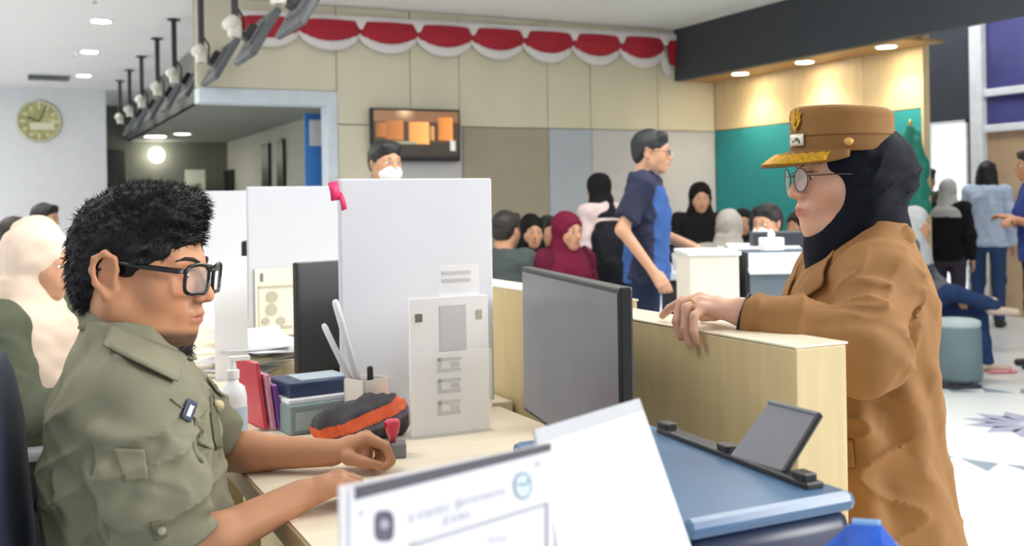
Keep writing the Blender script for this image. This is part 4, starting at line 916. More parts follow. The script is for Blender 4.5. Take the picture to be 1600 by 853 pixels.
# ------------------------------------------------------------------ people of the hall: one builder, many poses
def viewdir(px): return math.pi/2-(YAW+math.atan((px-CXP)/FPX))
def person(label, px, f, rel, topz, pose='stand', top='#888888', bottom='#333333', cover='hair', cover_col='#15141a', skin='#c89a7c', sleeves='long', arms=None, legs=None,
           h=.013, group=None, lean=0.0, mask=None, face=True, skirt=False, shoes='#222222', head_rel=0.0, head_pitch=.05, seat=None, stool=None, sleeve_col=None, glasses=False, chub=0.0, drape=.30, seedn=1, patt=None):
    x, y = base(px, f); hd = viewdir(px)+math.pi+math.radians(rel)
    if pose == 'stand': s = topz/1.645; hipz = .86*s; zoff = 0
    else: s = 1.0; seat = topz-.845 if seat is None else seat; hipz = seat+.07; s = (topz-seat)/.845
    t = thing('person', label, 'person', (x, y, 0), hd, group)
    if stool:
        st = thing('waiting_stool', stool, 'stool', (x, y, 0), hd, 'stools of the waiting rows')
        MB().lathe([(.17, seat-.07), (.18, seat-.06), (.18, seat-.02), (.16, seat-.005), (.001, seat-.003)], (0, 0, 0), 20).build('seat', m_navy, st, True, False)
        MB().lathe([(.16, 0), (.16, .02), (.03, .04), (.03, seat-.07)], (0, 0, 0), 16).build('pedestal', m_black, st, True, False)
    sh = hipz+.50*s; hz = hipz+.665*s                        # shoulders, eye level
    lx = lambda z: lean*(z-hipz)/(.6*s)                      # lean forward
    hc = np.array((lx(hz)+.035*s, 0, hz)); R = rmat(math.radians(head_rel), head_pitch, 0)
    A = {}
    for sd in (-1, 1):
        S0 = np.array((lx(sh)-.005, sd*.165*s, sh-.02*s))
        if arms and sd in arms: E, Wp = [np.array((p[0]*s, p[1]*s, hipz+p[2]*s)) for p in arms[sd]]
        elif pose == 'stand': E = np.array((lx(sh)-.03, sd*.225*s, hipz+.20*s)); Wp = np.array((lx(hipz)+.04, sd*.225*s, hipz-.03*s))
        else: E = np.array((lx(sh)+.02, sd*.22*s, hipz+.22*s)); Wp = np.array((.24*s, sd*.09*s, hipz+.13*s))
        A[sd] = (S0, E, Wp)
    allp = np.array([p for a in A.values() for p in a])
    lo = np.minimum(allp.min(0)-.14, (-.2, -.28, hipz-.1)); hi = np.maximum(allp.max(0)+.14, (.2+abs(lean), .28, hz+.13*s))
    lo[0] -= .05; hi[0] += .05+max(lean, 0)
    # body: head, neck, core and arms as one skin surface
    S = SDF(lo, hi, min(h, .010)); S.frame(R, hc, s*.99); head_skin(S, chub, fine=h < .011, ears=cover != 'hijab'); S.frame()
    S.loft([(hipz-.05, 0, 0, .06*s, .08*s), (sh-.1*s, lx(sh), 0, .06*s, .10*s), (sh+.02*s, lx(sh), 0, .045*s, .07*s)], .03)
    for sd in (-1, 1):
        S0, E, Wp = A[sd]; S.cone((lx(sh), 0, sh-.05*s), S0, .05*s, .045*s, .03); S.chain([S0, E, Wp], [.042*s, .036*s, .026*s], .02)
        d = Wp-E; canon_hand(S, Wp+d/np.linalg.norm(d)*.01, d, (0.3, sd*.8, .4) if abs(d[2]) > abs(d[0]) else (0, 0, 1), -sd if abs(d[2]) <= abs(d[0]) else 1, .45, s, .0095)
    T = (R, hc, s*.99); lipc = '#a85a52'
    S.build('body', m_skin, t, lambda P: head_color(P, T, skin, lipc))
    if face: face_bits(t, R, hc, s*.99)
    # top
    S = SDF(lo-.03, hi+.03, h)
    rows = [(hipz-.06*s, lx(hipz)-.005, 0, .125*s, .18*s), (hipz+.12*s, lx(hipz+.1), 0, .12*s, .165*s), (hipz+.32*s, lx(hipz+.3)+.005, 0, .125*s, .175*s), (sh-.06*s, lx(sh)-.005, 0, .11*s, .17*s), (sh-.0*s, lx(sh)-.015, 0, .085*s, .125*s), (sh+.045*s, lx(sh)-.015, 0, .06*s, .075*s)]
    for sd in (-1, 1):
        S0, E, Wp = A[sd]
        if sleeves == 'long': S.chain([S0, E, E+(Wp-E)*.93], [.064*s, .056*s, .042*s], .03)
        elif sleeves == 'short':
            e = S0+(E-S0)*.72; S.cone(S0, e, .064*s, .068*s, .03); d = E-S0; S.cut(e+d*.05, d, .004, e-np.array((.09, .09, .09)), e+np.array((.09, .09, .09)))
    S.loft(rows, .02, p=2.3)
    for sd in (-1, 1): S.ell(A[sd][0]-(0, sd*.015, .0), (.068*s, .065*s, .06*s), .05)
    S.folds(.0055*s, 26, seedn, n=5, ani=(1, 1, .5)); S.crease((.5, .3, 1), 60, .010*s, lo, hi, seedn); S.crease((.6, 1, .25), 50, .008*s, lo, hi, seedn+1)
    mc = cloth(top.lstrip('#')+(patt or ''), top)
    if sleeve_col or patt:
        def tc(P):
            c = np.tile(lin(top), (len(P), 1))
            if sleeve_col: c[np.abs(P[:, 1]) > .158*s] = lin(sleeve_col); c[(P[:, 2] > sh-.03*s)] = lin(sleeve_col)
            if patt: c[(np.sin(P[:, 0]*55+2*np.sin(P[:, 2]*40))+np.sin(P[:, 1]*60+np.sin(P[:, 2]*47))) > .5] = lin(patt)
            return c
        S.build('shirt', mat('cloth_two_tone', '#888888', .85, attr='Col', bump=.15, bscale=500), t, tc)
    else: S.build('shirt', mc, t)
    # legs
    ml = cloth('b'+bottom.lstrip('#'), bottom)
    if pose == 'stand': LG = {sd: [(-.005, sd*.09*s, hipz-.02), (.01, sd*.095*s, .46*s), (-.02, sd*.10*s, .07*s)] for sd in (-1, 1)}
    else: LG = {sd: [(.0, sd*.09*s, hipz+.0), (.40*s, sd*.11*s, seat+.06), (.42*s, sd*.11*s, .07)] for sd in (-1, 1)}
    if legs: LG.update(legs)
    ap = np.array([p for v in LG.values() for p in v]); S = SDF(np.minimum(ap.min(0)-.14, (-.2, -.25, .04)), np.maximum(ap.max(0)+.14, (.2, .25, hipz+.1)), h)
    S.loft([(hipz-.11*s, -.01, 0, .115*s, .165*s), (hipz+.03*s, -.01, 0, .10*s, .145*s)], .03, rd=.02)
    if skirt and pose == 'stand': S.loft([(.10*s, 0, 0, .19*s, .22*s), (.5*s, 0, 0, .15*s, .19*s), (hipz, 0, 0, .12*s, .17*s)], .02)
    else:
        for sd in (-1, 1): S.chain(LG[sd], [.085*s, .066*s, .052*s], .03)
    S.cut((0, 0, .06), (0, 0, -1)); S.folds(.005*s, 24, seedn+3, n=4, ani=(1, 1, .4))
    S.build('skirt' if skirt else 'trousers', ml, t)
    for sd in (-1, 1):
        fx, fy, fz_ = LG[sd][2]; S = SDF((fx-.1, fy-.07, fz_-.09), (fx+.22, fy+.07, fz_+.07), .009)
        b = fz_-.07
        S.cone((fx-.02, fy, b+.035), (fx+.14, fy+sd*.01, b+.028), .036, .030, .01, flat=((0, 0, 1), .95)); S.cone((fx-.01, fy, b+.05), (fx-.01, fy, b+.09), .04, .042, .03); S.cut((0, 0, b+.003), (0, 0, -1)); S.build('shoe', mat('shoe_'+shoes.lstrip('#'), shoes, .5), t)
    # head covering
    S = SDF((hc[0]-.30*s, -.30*s, hz-.5*s), (hc[0]+.25*s, .30*s, hz+.2*s), min(h, .010)); S.frame(R, hc, s*.99)
    if cover == 'hijab':
        S.ell((-.012, 0, .028), (.110, .090, .099)); S.cone((-.012, 0, -.04), (-.03, 0, -.15), .082, .09, .04); S.frame()
        S.loft([(sh-drape*.55*s, lx(sh)+.01, 0, .142*s, .195*s), (sh-.04*s, lx(sh), 0, .130*s, .185*s), (sh+.04*s, lx(sh)+.005, 0, .085*s, .11*s), (sh+.10*s, hc[0]-.03, 0, .075*s, .08*s)], .03)
        S.frame(R, hc, s*.99); S.frame(); S.folds(.004*s, 34, seedn+7, n=5, ani=(.6, .6, 1)); S.crease((.3, .2, 1), 85, .006*s, hc-.35, hc+np.array((.3, .3, .02)), seedn); S.frame(R, hc, s*.99); S.ell((.115, 0, -.026), (.075, .053, .080), .010, 's'); S.build('headscarf', cloth('h'+cover_col.lstrip('#'), cover_col, .8), t)
    else:
        S.ell((-.016, 0, .036), (.106, .085, .092)); S.ell((-.055, 0, -.02), (.055, .066, .065), .03); S.cone((.058, .045, .085), (.062, -.045, .085), .024, .024, .03)
        if cover == 'bob':
            for s_ in (-1, 1): S.cone((-.02, s_*.065, .0), (-.03, s_*.075, -.12), .035, .035, .03)
            S.ell((-.06, 0, -.07), (.05, .085, .09), .03)
        S.ell((.115, 0, -.045), (.090, .10, .095), .012, 's')
        if cover == 'hair':
            for s_ in (-1, 1): S.ell((-.004, s_*.09, -.04), (.04, .03, .05), .008, 's')
            S.ell((0, 0, -.14), (.2, .2, .075), .01, 's')
        S.frame(); S.folds(.003, 90, seedn, n=4); S.build('hair', mat('hair_'+cover_col.lstrip('#'), cover_col, .45, var=.2, vscale=50, bump=.3, bscale=250), t)
    q = lambda p: Vector((R @ (np.array(p)*s*.99))+hc)
    if mask:
        S = SDF(hc-.2, hc+.2, .007); S.frame(R, hc, s); S.ell((.055, 0, -.062), (.068, .066, .048)); S.ell((.0, 0, -.04), (.075, .064, .1), .004, 's'); S.build('face_mask', cloth('mask', mask), t)
    if glasses:
        for s_ in (-1, 1):
            MB().tube([q((.112-.2*(.02*math.cos(a)/.1)**2, s_*.033+.021*math.cos(a), -.004+.017*math.sin(a))) for a in np.linspace(0, 2*math.pi, 17)], .002, 6).build('glasses_rim', m_black, t, True, False)
            MB().lathe([(.0001, 0), (.019, 0), (.019, .001), (.0001, .001)], q((.112, s_*.033, -.004)), 20, Matrix(R.tolist()) @ Matrix.Rotation(math.pi/2, 3, 'Y')).build('lens', mat('lens_glare', '#dfe9f2', .05), t, False, False)
            MB().tube([q((.108, s_*.056, 0)), q((.05, s_*.078, .002)), q((-.02, s_*.084, -.005))], .0018, 6).build('temple_arm', m_black, t, True, False)
    return t
SEATED = 'people seated in the waiting rows'
def tz(px, py, f): return atF(px, py, f).z
person('standing man in blue two-tone work shirt beside the monitor', 1010, 5.98, 82, tz(1035, 203, 5.98), 'stand', '#2c5596', '#1c2740', 'hair', '#171b22', '#c79b80', 'short',
       {-1: ((-.10, -.235, .235), (.055, -.22, .02)), 1: ((.06, .24, .19), (.25, .17, .12))}, h=.010, sleeve_col='#1e2440', glasses=True, seedn=4)
person('woman in black headscarf and pale pink shirt carrying the black backpack', 940, 7.4, -135, tz(938, 270, 7.4), 'stand', '#d9c6c6', '#1c1b20', 'hijab', '#15151a', h=.012, skirt=True, drape=.12, seedn=9)
person('person with black hair peering over the near white divider', 598, 5.8, 30, tz(597, 220, 5.8), 'stand', '#cfd4da', '#2a2d35', 'hair', '#15141a', mask='#eef0f2', h=.011, seedn=2)
person('woman in front cream headscarf and olive jacket at the next desk', 42, 3.05, 62, tz(45, 356, 3.05), 'sit', '#565c4c', '#2a2b2a', 'hijab', '#e6d2c0', h=.009, arms={-1: ((.12, -.23, .22), (.36, -.12, .30)), 1: ((.14, .22, .24), (.38, .1, .30))}, seat=.46, group=None, drape=.42, head_pitch=.15, seedn=3)
person('woman in rear cream headscarf half hidden behind the front one', 46, 4.4, 74, tz(45, 343, 4.4), 'sit', '#565c4c', '#2a2b2a', 'hijab', '#ecdcc6', h=.012, arms={-1: ((.12, -.23, .22), (.36, -.12, .27)), 1: ((.14, .22, .24), (.38, .1, .27))}, seat=.46, drape=.36, seedn=5)
person('person with black hair far behind the cream headscarves', 64, 8.2, 60, tz(64, 320, 8.2), 'sit', '#55524e', '#333333', 'hair', '#1a1718', h=.016, group='office workers far back')
person('person with dark hair at the left edge far behind', 16, 7.4, 80, tz(16, 341, 7.4), 'sit', '#6b5b4d', '#333333', 'hair', '#2a211c', h=.016, group='office workers far back')
for (px, f, rel, ty, top, cov, cc, lab, kw) in (
    (786, 6.5, 150, 332, '#4b5557', 'hair', '#241f20', 'seated person in a dark grey jacket seen from behind', {}),
    (828, 7.4, 15, 337, '#17181b', 'hijab', '#141416', 'seated woman in a black headscarf facing the counter', {}),
    (853, 8.4, 30, 339, '#4d4f57', 'hair', '#191a1e', 'seated person with black hair behind the black and maroon headscarves', {}),
    (880, 6.5, 40, 333, '#5a1730', 'hijab', '#6a1634', 'seated woman in a maroon headscarf', {}),
    (1093, 8.2, 8, 287, '#1d1a1e', 'hijab', '#141316', 'woman in a black headscarf smiling toward the counter', {'drape': .5}),
    (1126, 6.95, 160, 330, '#9a9693', 'hijab', '#a8a39d', 'person in a grey and white patterned headscarf bending forward', {'lean': .12, 'patt': '#e2e0dc'}),
    (1160, 9.4, 5, 327, '#1b1c26', 'hijab', '#15161c', 'woman in a dark headscarf before the teal panel', {}),
    (1186, 7.9, 170, 333, '#27314c', 'hair', '#20273c', 'person in navy seen from behind next to the dark headscarf', {}),
    (1213, 6.7, -35, 321, '#3a302b', 'hair', '#1a1718', 'masked person with black hair before the teal panel', {'mask': '#dfe1e0', 'lean': .06}),
    (1247, 9.6, -30, 333, '#8a6f5c', 'hijab', '#26201f', 'person in brown half hidden behind the woman\'s face', {})):
    person(lab, px, f, rel, tz(px, ty, f), 'sit', top, '#2b2c33', cov, cc, h=.015, group=SEATED, seedn=int(px), stool='round dark stool under the '+lab, **kw)
# right hand group by the entrance
person('person sitting cross-legged by the grey ottoman in blue jeans', 1428, 7.75, 80, tz(1418, 326, 7.75), 'sit', '#5e646d', '#24385f', 'hijab', '#b9bcc0', h=.012, seat=.40, lean=-.02, shoes='#b9a99a', seedn=6,
       legs={-1: [(0, -.09, .47), (.27, -.15, .60), (.54, -.02, .50)], 1: [(0, .09, .46), (.42, .10, .46), (.47, .10, .07)]}, arms={-1: ((.05, -.22, .22), (.26, -.12, .12)), 1: ((.08, .22, .22), (.26, .05, .12))})
person('standing person in an olive jacket by the bright doorway', 1445, 9.9, 150, tz(1447, 262, 9.9), 'stand', '#5a5644', '#2a2d3a', 'hair', '#15141a', h=.015, seedn=8, arms={1: ((.12, .24, .22), (.26, .12, .34)), -1: ((.10, -.24, .22), (.25, -.1, .3))})
person('standing woman in a grey white headscarf and black top', 1480, 9.4, 165, tz(1478, 279, 9.4), 'stand', '#17171a', '#3b3540', 'hijab', '#b9bab6', h=.015, drape=.2, seedn=11)
person('standing woman with black bob in a pale blue sweater and jeans', 1542, 10.2, 168, tz(1545, 252, 10.2), 'stand', '#b3c3da', '#33496e', 'bob', '#121116', h=.014, seedn=12)
person('standing person in blue with black trousers at the right edge', 1620, 7.7, -75, tz(1606, 232, 7.7), 'stand', '#2a3f86', '#15161a', 'hair', '#15141a', h=.014, sleeves='short', skin='#a87a5c', shoes='#17181a', seedn=13, arms={1: ((.08, .23, .22), (.20, -.03, .27)), -1: ((.08, -.23, .22), (.20, .03, .24))})
# backpack, rod, flag, sandals
x, y = base(953, 7.30); t = thing('backpack', 'black backpack on the woman in the pale pink shirt', 'backpack', (x, y, .62), viewdir(961)+math.pi+math.radians(-135))
S = SDF((-.2, -.22, -.05), (.2, .22, .6), .011); S.loft([(.0, -.0, 0, .09, .15), (.25, 0, 0, .12, .185), (.44, 0, 0, .10, .165), (.54, 0, 0, .05, .10)], .02, p=2.6, rd=.03).box((-.1, 0, .16), (.05, .12, .11), .03, .02).folds(.005, 24, 3); S.build('bag_body', cloth('bag', '#15171f', .7), t)
for s in (-1, 1): MB().tube([(.08, s*.08, .46), (.16, s*.085, .5), (.22, s*.09, .44), (.20, s*.1, .2), (.09, s*.11, .08)], .016, 8, .5).build('strap', m_black, t, True, False)
MB().tube([(.09, -.03, .48), (.09, 0, .53), (.09, .03, .48)], .01).build('handle', m_black, t, True, False)
h0 = atF(1012, 470, 5.93); h1 = Vector((atF(1030, 480, 5.93).x, atF(1030, 480, 5.93).y, 0))
t = thing('white_rod', 'white curved rod hanging from the hand of the man in blue', 'rod', tuple(h1)); MB().tube([h0, atF(1022, 440, 5.93), atF(1030, 452, 5.93), h1], .013).build('shaft', m_white, t, True); MB().cyl(h1, h1+Vector((0, 0, .03)), .02).build('ferrule', m_black, t)
x, y = base(1424, 8.3); t = thing('green_flag', 'draped teal green flag on a pole behind the woman\'s headscarf', 'flag', (x, y, 0))
MB().cyl((0, 0, .03), (0, 0, 1.86), .014).build('pole', m_alu, t, world=False); MB().lathe([(.18, 0), (.18, .02), (.03, .05)], (0, 0, 0)).build('base', m_black, t, world=False); MB().lathe([(.001, 1.86), (.02, 1.87), (.001, 1.91)], (0, 0, 0), 12).build('finial', mat('gold_metal', '#c79a2e', .3, .8), t, True, False)
S = SDF((-.3, -.3, .9), (.3, .3, 2.1), .015); S.loft([(1.0, .03, 0, .08, .10), (1.4, .03, 0, .10, .12), (1.7, .02, 0, .08, .10), (1.85, .0, 0, .03, .04)], .02).folds(.02, 30, 5, ani=(1, 1, .15)); S.build('cloth', cloth('flag', '#2c7d6c', .7), t)
for (px, py, cl, lab) in ((1483, 606, '#2a2d33', 'dark sandal on the pale floor, left of the pair'), (1508, 607, '#2a2d33', 'dark sandal on the pale floor, right of the pair'), (1566, 583, '#d98a94', 'pink sandal on the floor beside the black boot')):
    c = onZ(px, py, 0); t = thing('sandal', lab, 'sandal', (c.x, c.y, 0), -.3, 'sandals on the floor')
    S = SDF((-.15, -.06, -.01), (.15, .06, .06), .008); S.cone((-.08, 0, .012), (.08, 0, .012), .035, .04, .01, flat=((0, 0, 1), .35)); S.build('sole', mat('sandal_'+cl.lstrip('#'), cl, .6), t)
    MB().tube([(.03, -.04, .01), (.04, -.02, .04), (.04, .02, .04), (.03, .04, .01)], .010, 8).build('strap', mat('sandal_'+cl.lstrip('#'), cl, .6), t, True, False)
# ------------------------------------------------------------------ the two people at the counter
def local_ray(t, px, py):
    Mi = PM[t.name].inverted(); return Mi @ CAM, (Mi.to_3x3() @ ray(px, py)).normalized()
def bvh_of(o):
    n = len(o.data.vertices); co = np.empty(n*3, np.float32); o.data.vertices.foreach_get('co', co)
    return BVHTree.FromPolygons([Vector(v) for v in co.reshape(-1, 3)], [tuple(p.vertices) for p in o.data.polygons])
def patch(name, t, par, bvh, Q, m, off=.002, th=.002, nu=10, nv=8, maxd=None):
    """cloth piece laid on a garment: Q = four pixel corners (tl, tr, br, bl), thickened off the surface"""
    G = []; last = None
    for j in range(nv+1):
        r = []
        for i in range(nu+1):
            u, v = i/nu, j/nv; a = [Q[0][k]*(1-u)+Q[1][k]*u for k in (0, 1)]; b = [Q[3][k]*(1-u)+Q[2][k]*u for k in (0, 1)]
            px, py = a[0]*(1-v)+b[0]*v, a[1]*(1-v)+b[1]*v; o, d = local_ray(t, px, py); h = bvh.ray_cast(o, d)
            dist = h[3] if h[0] is not None else last
            if dist is None: dist = 1.7
            if last is not None and abs(dist-last) > .06: dist = last
            last = dist; oo = off(u, v) if callable(off) else off
            r.append(o+d*(dist-oo))
        G.append(r)
    o = MB().sheet(G, .0001 if th == 0 else th).build(name, m, par, True, False); fix_normals(o); return o
def strands(o, n, ln, wid, dirf, seed=1, keep=None, name='strand'):
    """short tapered hair blades rooted on a hair surface"""
    rng = np.random.RandomState(seed); me = o.data; nv = len(me.vertices); co = np.empty(nv*3, np.float32); me.vertices.foreach_get('co', co); co = co.reshape(-1, 3); no = np.empty(nv*3, np.float32); me.vertices.foreach_get('normal', no); no = no.reshape(-1, 3)
    ids = np.arange(nv) if keep is None else np.nonzero(keep(co))[0]; ids = rng.choice(ids, n); V = []; F = []
    for q, i in enumerate(ids):
        p = Vector(co[i]); nn_ = Vector(no[i]); d = Vector(dirf(co[i], no[i], rng)); d.normalize(); L_ = ln*rng.uniform(.6, 1.25); s_ = nn_.cross(d)
        if s_.length < 1e-4: s_ = d.orthogonal()
        s_.normalize(); s_ *= wid; up = d.cross(s_).normalized()*wid; mid = p+d*L_*.5+nn_*L_*.06; tip = p+d*L_-nn_*L_*.05; b = len(V)
        V += [p-s_-nn_*.002, p+s_-nn_*.002, p+up-nn_*.001, mid-s_*.8, mid+s_*.8, mid+up*.8, tip]
        F += [(b, b+1, b+4, b+3), (b+1, b+2, b+5, b+4), (b+2, b, b+3, b+5), (b+3, b+4, b+6), (b+4, b+5, b+6), (b+5, b+3, b+6)]
    return V, F
# ---------- seated man in the olive uniform shirt
BM, HM = (.22, 1.80), math.radians(-8)
man = thing('person', 'seated man in olive uniform shirt and black glasses working at the counter', 'person', (BM[0], BM[1], 0), HM)
RH = rmat(math.radians(-25), .10, math.radians(-2)); HC = np.array((-.018, 0, 1.203)); HS = 1.03
SK = '#c08a68'
SH = {-1: np.array((-.03, -.165, 1.015)), 1: np.array((-.03, .165, 1.015))}
EL = {-1: np.array((.005, -.215, .775)), 1: np.array((.085, .235, .835))}
WR = {-1: np.array((.222, -.105, .828)), 1: np.array((.305, .135, .836))}
S = SDF((-.16, -.30, .70), (.46, .32, 1.34), .0036)
S.frame(RH, HC, HS); head_skin(S, .010, True, 0); S.frame()
S.cone((-.040, 0, 1.15), (-.046, 0, 1.0), .056, .066, .03); S.ell((-.04, 0, .98), (.08, .13, .08), .03)
for sd in (-1, 1):
    S.cone((-.04, 0, 1.0), SH[sd], .06, .05, .03); S.chain([SH[sd], EL[sd]], [.048, .044], .02)
    m_ = EL[sd]+(WR[sd]-EL[sd])*.35; S.chain([EL[sd], m_, WR[sd]], [.042, .038, .027], .02, flat=((0, 0, 1), .93))
# left hand: loosely closed on the desk, thumb against the bent forefinger
hand_sdf(S, (.312, .133, .836), [(.368, .112, .861), (.371, .131, .862), (.366, .150, .856), (.356, .166, .847)],
         [[(.401, .098, .848), (.410, .090, .822), (.398, .086, .812)], [(.404, .115, .843), (.402, .106, .817), (.380, .102, .811)], [(.397, .138, .836), (.394, .130, .813), (.374, .124, .811)], [(.382, .158, .828), (.380, .152, .812), (.365, .146, .811)]],
         [(.332, .100, .832), (.358, .084, .825), (.386, .080, .817)], .0092)
S.cone((.362, .122, .848), (.362, .108, .824), .013, .012, .008)
# right hand: resting on a mouse behind the sign
hand_sdf(S, (.228, -.103, .829), [(.285, -.072, .846), (.290, -.090, .848), (.287, -.107, .844), (.278, -.122, .837)],
         [[(.312, -.062, .836), (.318, -.060, .816), (.302, -.060, .811)], [(.318, -.082, .836), (.322, -.080, .815), (.304, -.080, .811)], [(.314, -.102, .832), (.316, -.101, .814), (.298, -.100, .811)], [(.302, -.119, .826), (.304, -.118, .812), (.288, -.117, .810)]],
         [(.250, -.072, .828), (.272, -.056, .822), (.297, -.050, .815)], .0090)
TM = (RH, HC, HS)
body = S.build('body', m_skin, man, lambda P: head_color(P, TM, SK, '#a3605a', '#2a211d'))
face_bits(man, RH, HC, HS, '#1a1513', -.003, True, True, bvh_of(body))
# hair
S = SDF(HC-np.array((.18, .14, .14)), HC+np.array((.18, .14, .2)), .0036); S.frame(RH, HC, HS)
S.ell((-.014, 0, .036), (.106, .085, .090)); S.ell((-.058, 0, -.022), (.056, .068, .07), .03)
S.cone((.050, .045, .094), (.056, -.045, .092), .028, .028, .03); S.ell((.012, 0, .112), (.06, .055, .018), .03)
S.ell((.125, 0, -.048), (.100, .14, .102), .010, 's')
for s_ in (-1, 1):
    S.cone((.016, s_*.074, -.004), (.02, s_*.076, .03), .006, .011, .012); S.ell((-.018, s_*.100, -.028), (.036, .034, .050), .005, 's'); S.ell((-.035, s_*.09, -.085), (.03, .03, .04), .008, 's')
S.ell((.03, 0, -.145), (.25, .2, .073), .012, 's'); S.frame(); S.folds(.0028, 120, 5, n=6)
hair = S.build('hair', m_hair, man)
RHm = RH
def hd(p, n, rng):
    q = (RHm.T @ (p-HC))/HS; c = np.array((.55, 0, -.25)) if q[2] > .06 else np.array((-.1, 0, -1.0))
    if q[0] > .03 and q[2] > .04: c = np.array((.6, 0, .15))
    return RHm @ (c+rng.normal(size=3)*.30)+n*(.55 if q[2] > .05 else .12)
def hkeep(P):
    q = ((P-HC) @ RHm)/HS; return ~((np.abs(q[:, 1]) > .06) & (q[:, 2] < .02) & (q[:, 0] > -.05))
V, F = strands(hair, 6500, .013, .0006, hd, 3, hkeep); mk('hair_strands', V, F, m_hair, hair, False, False)
# beard tuft under the chin
S = SDF(HC+np.array((-.12, -.12, -.24)), HC+np.array((.14, .12, -.04)), .0036); S.frame(RH, HC, HS)
S.ell((.062, 0, -.122), (.030, .032, .020)); S.cone((.045, .03, -.120), (.045, -.03, -.120), .013, .013, .02); S.ell((.060, 0, -.140), (.018, .020, .014), .02)
for s_ in (-1, 1): S.cone((.005, s_*.050, -.100), (.050, s_*.020, -.122), .009, .014, .015)
S.frame(); S.folds(.002, 150, 8)
beard = S.build('beard', mat('beard_hair', '#241d1b', .8, var=.3, vscale=90), man)
V, F = strands(beard, 900, .014, .00055, lambda p, n, r: RHm @ (np.array((.25, 0, -1))+r.normal(size=3)*.35)+n*.5, 5); mk('beard_strands', V, F, mat('beard_hair', '#241d1b', .8), beard, False, False)
# glasses
def hq(p, R=RH, c=HC, s=HS): return Vector((R @ (np.array(p)*s))+c)
gl = MB(); m_gf = mat('glasses_black', '#101014', .25)
G0 = thing('tmp', None, None)
bpy.data.objects.remove(G0)
fr = None
def lens_pts(s_, n=28, w=.029, h=.0225, off=0):
    P = []
    for a in np.linspace(0, 2*math.pi, n, endpoint=False):
        ca, sa = math.cos(a), math.sin(a); ex = abs(ca)**.55*math.copysign(1, ca); ez = abs(sa)**.55*math.copysign(1, sa); yy = s_*.038+w*ex; P.append((.1145-((abs(yy))/.07)**2*.014+off, yy, -.008+h*ez-.002*abs(ex)))
    return P
mb = MB()
for s_ in (-1, 1):
    P = [hq(p) for p in lens_pts(s_)]; mb.tube(P+[P[0]], .0032, 8)
mb.tube([hq((.1155, .010, .004)), hq((.118, 0, .006)), hq((.1155, -.010, .004))], .0026, 8)
fr = mb.build('glasses_frame', m_gf, man, True, False)
for s_ in (-1, 1):
    MB().tube([hq((.102, s_*.063, .004)), hq((.09, s_*.074, .004)), hq((.04, s_*.082, .006)), hq((-.005, s_*.083, .010)), hq((-.036, s_*.080, -.008))], [.0050, .0056, .0052, .0046, .003], 10, .5).build('temple_arm', m_gf, fr, True, False)
    P = [hq(p) for p in lens_pts(s_, 28, .027, .0205)]; c = sum(P, Vector())/len(P); V = P+[c]; F = [(i, (i+1) % 28, 28) for i in range(28)]
    mk('lens', V, F, mat('clear_lens', '#f2f6f8', .03, var=0, alpha=.16), fr, True, False)
# shirt
S = SDF((-.24, -.34, .44), (.20, .34, 1.17), .0046)
S.loft([(.45, -.03, 0, .15, .185), (.76, -.025, 0, .146, .178), (.85, -.034, 0, .140, .180), (.93, -.036, 0, .136, .184), (1.0, -.038, 0, .121, .178), (1.05, -.044, 0, .096, .150), (1.09, -.046, 0, .073, .105), (1.12, -.045, 0, .058, .072)], .02, p=2.3)
for sd in (-1, 1):
    S.ell(SH[sd]+np.array((-.005, -sd*.01, -.005)), (.085, .066, .068), .05)
    e = SH[sd]+(EL[sd]-SH[sd])*(.93 if sd < 0 else .9); dd_ = EL[sd]-SH[sd]; dd_ = dd_/np.linalg.norm(dd_)
    S.chain([SH[sd]+(0, sd*.006, -.01), (SH[sd]+e)/2+(0.004, sd*.014, 0), e+(.012, sd*.002, 0)], [.068, .072, .074], .03)
    if sd < 0: S.cut(e+dd_*.012, dd_+np.array((.45, 0, .0)), .004, e-.12, e+.12)
    else: S.cut(e+dd_*.01, dd_, .004, e-.11, e+.11)
# creases seen on the sleeve, chest and back
for (a, b, r, k) in (((-.075, -.235, .985), (.03, -.268, .945), .010, .02), ((-.07, -.255, .93), (.045, -.275, .895), .009, .018), ((-.02, -.27, .875), (.075, -.235, .86), .010, .02), ((-.06, -.25, .88), (.01, -.285, .83), .008, .016), ((.02, -.262, .97), (.06, -.235, .91), .008, .016),
                     ((.055, -.12, .98), (.075, -.14, .88), .012, .03), ((.07, -.10, .85), (.105, -.06, .80), .012, .03), ((.06, -.13, .82), (.11, -.03, .77), .010, .025), ((-.13, -.12, .99), (-.16, -.1, .86), .010, .03), ((-.12, -.14, .9), (-.10, -.17, .78), .010, .03), ((-.06, -.1, 1.06), (.0, -.17, 1.04), .008, .02)):
    S.cone(a, b, r, r*.4, k)
for (a, b, r) in (((-.085, -.215, .95), (-.06, -.235, .82), .010), ((.045, -.215, .955), (.072, -.19, .86), .012), ((-.01, -.285, .915), (.06, -.275, .885), .006), ((-.03, -.29, .86), (.05, -.28, .845), .006), ((.06, -.09, .905), (.10, -.05, .885), .007)): S.cone(a, b, r, r*.6, .012, 's')
S.folds(.0034, 36, 21, n=6)
S.crease((-.25, -.15, 1), 95, .0085, (-.14, -.34, .76), (.14, -.16, 1.02), 4); S.crease((.7, .1, -.7), 80, .0075, (-.2, -.22, .74), (.16, .2, 1.04), 9); S.crease((1, .6, .15), 70, .0065, (-.24, -.2, .74), (-.02, .2, 1.08), 12); S.crease((-.25, .15, 1), 95, .008, (-.1, .16, .76), (.16, .34, 1.02), 7)
m_ol = mat('olive_twill', '#7c7b66', .8, var=.05, vscale=16, bump=.22, bscale=700)
shirt = S.build('shirt', m_ol, man); bv = bvh_of(shirt)
m_old = mat('olive_seam', '#62624c', .85, bump=.2, bscale=700)
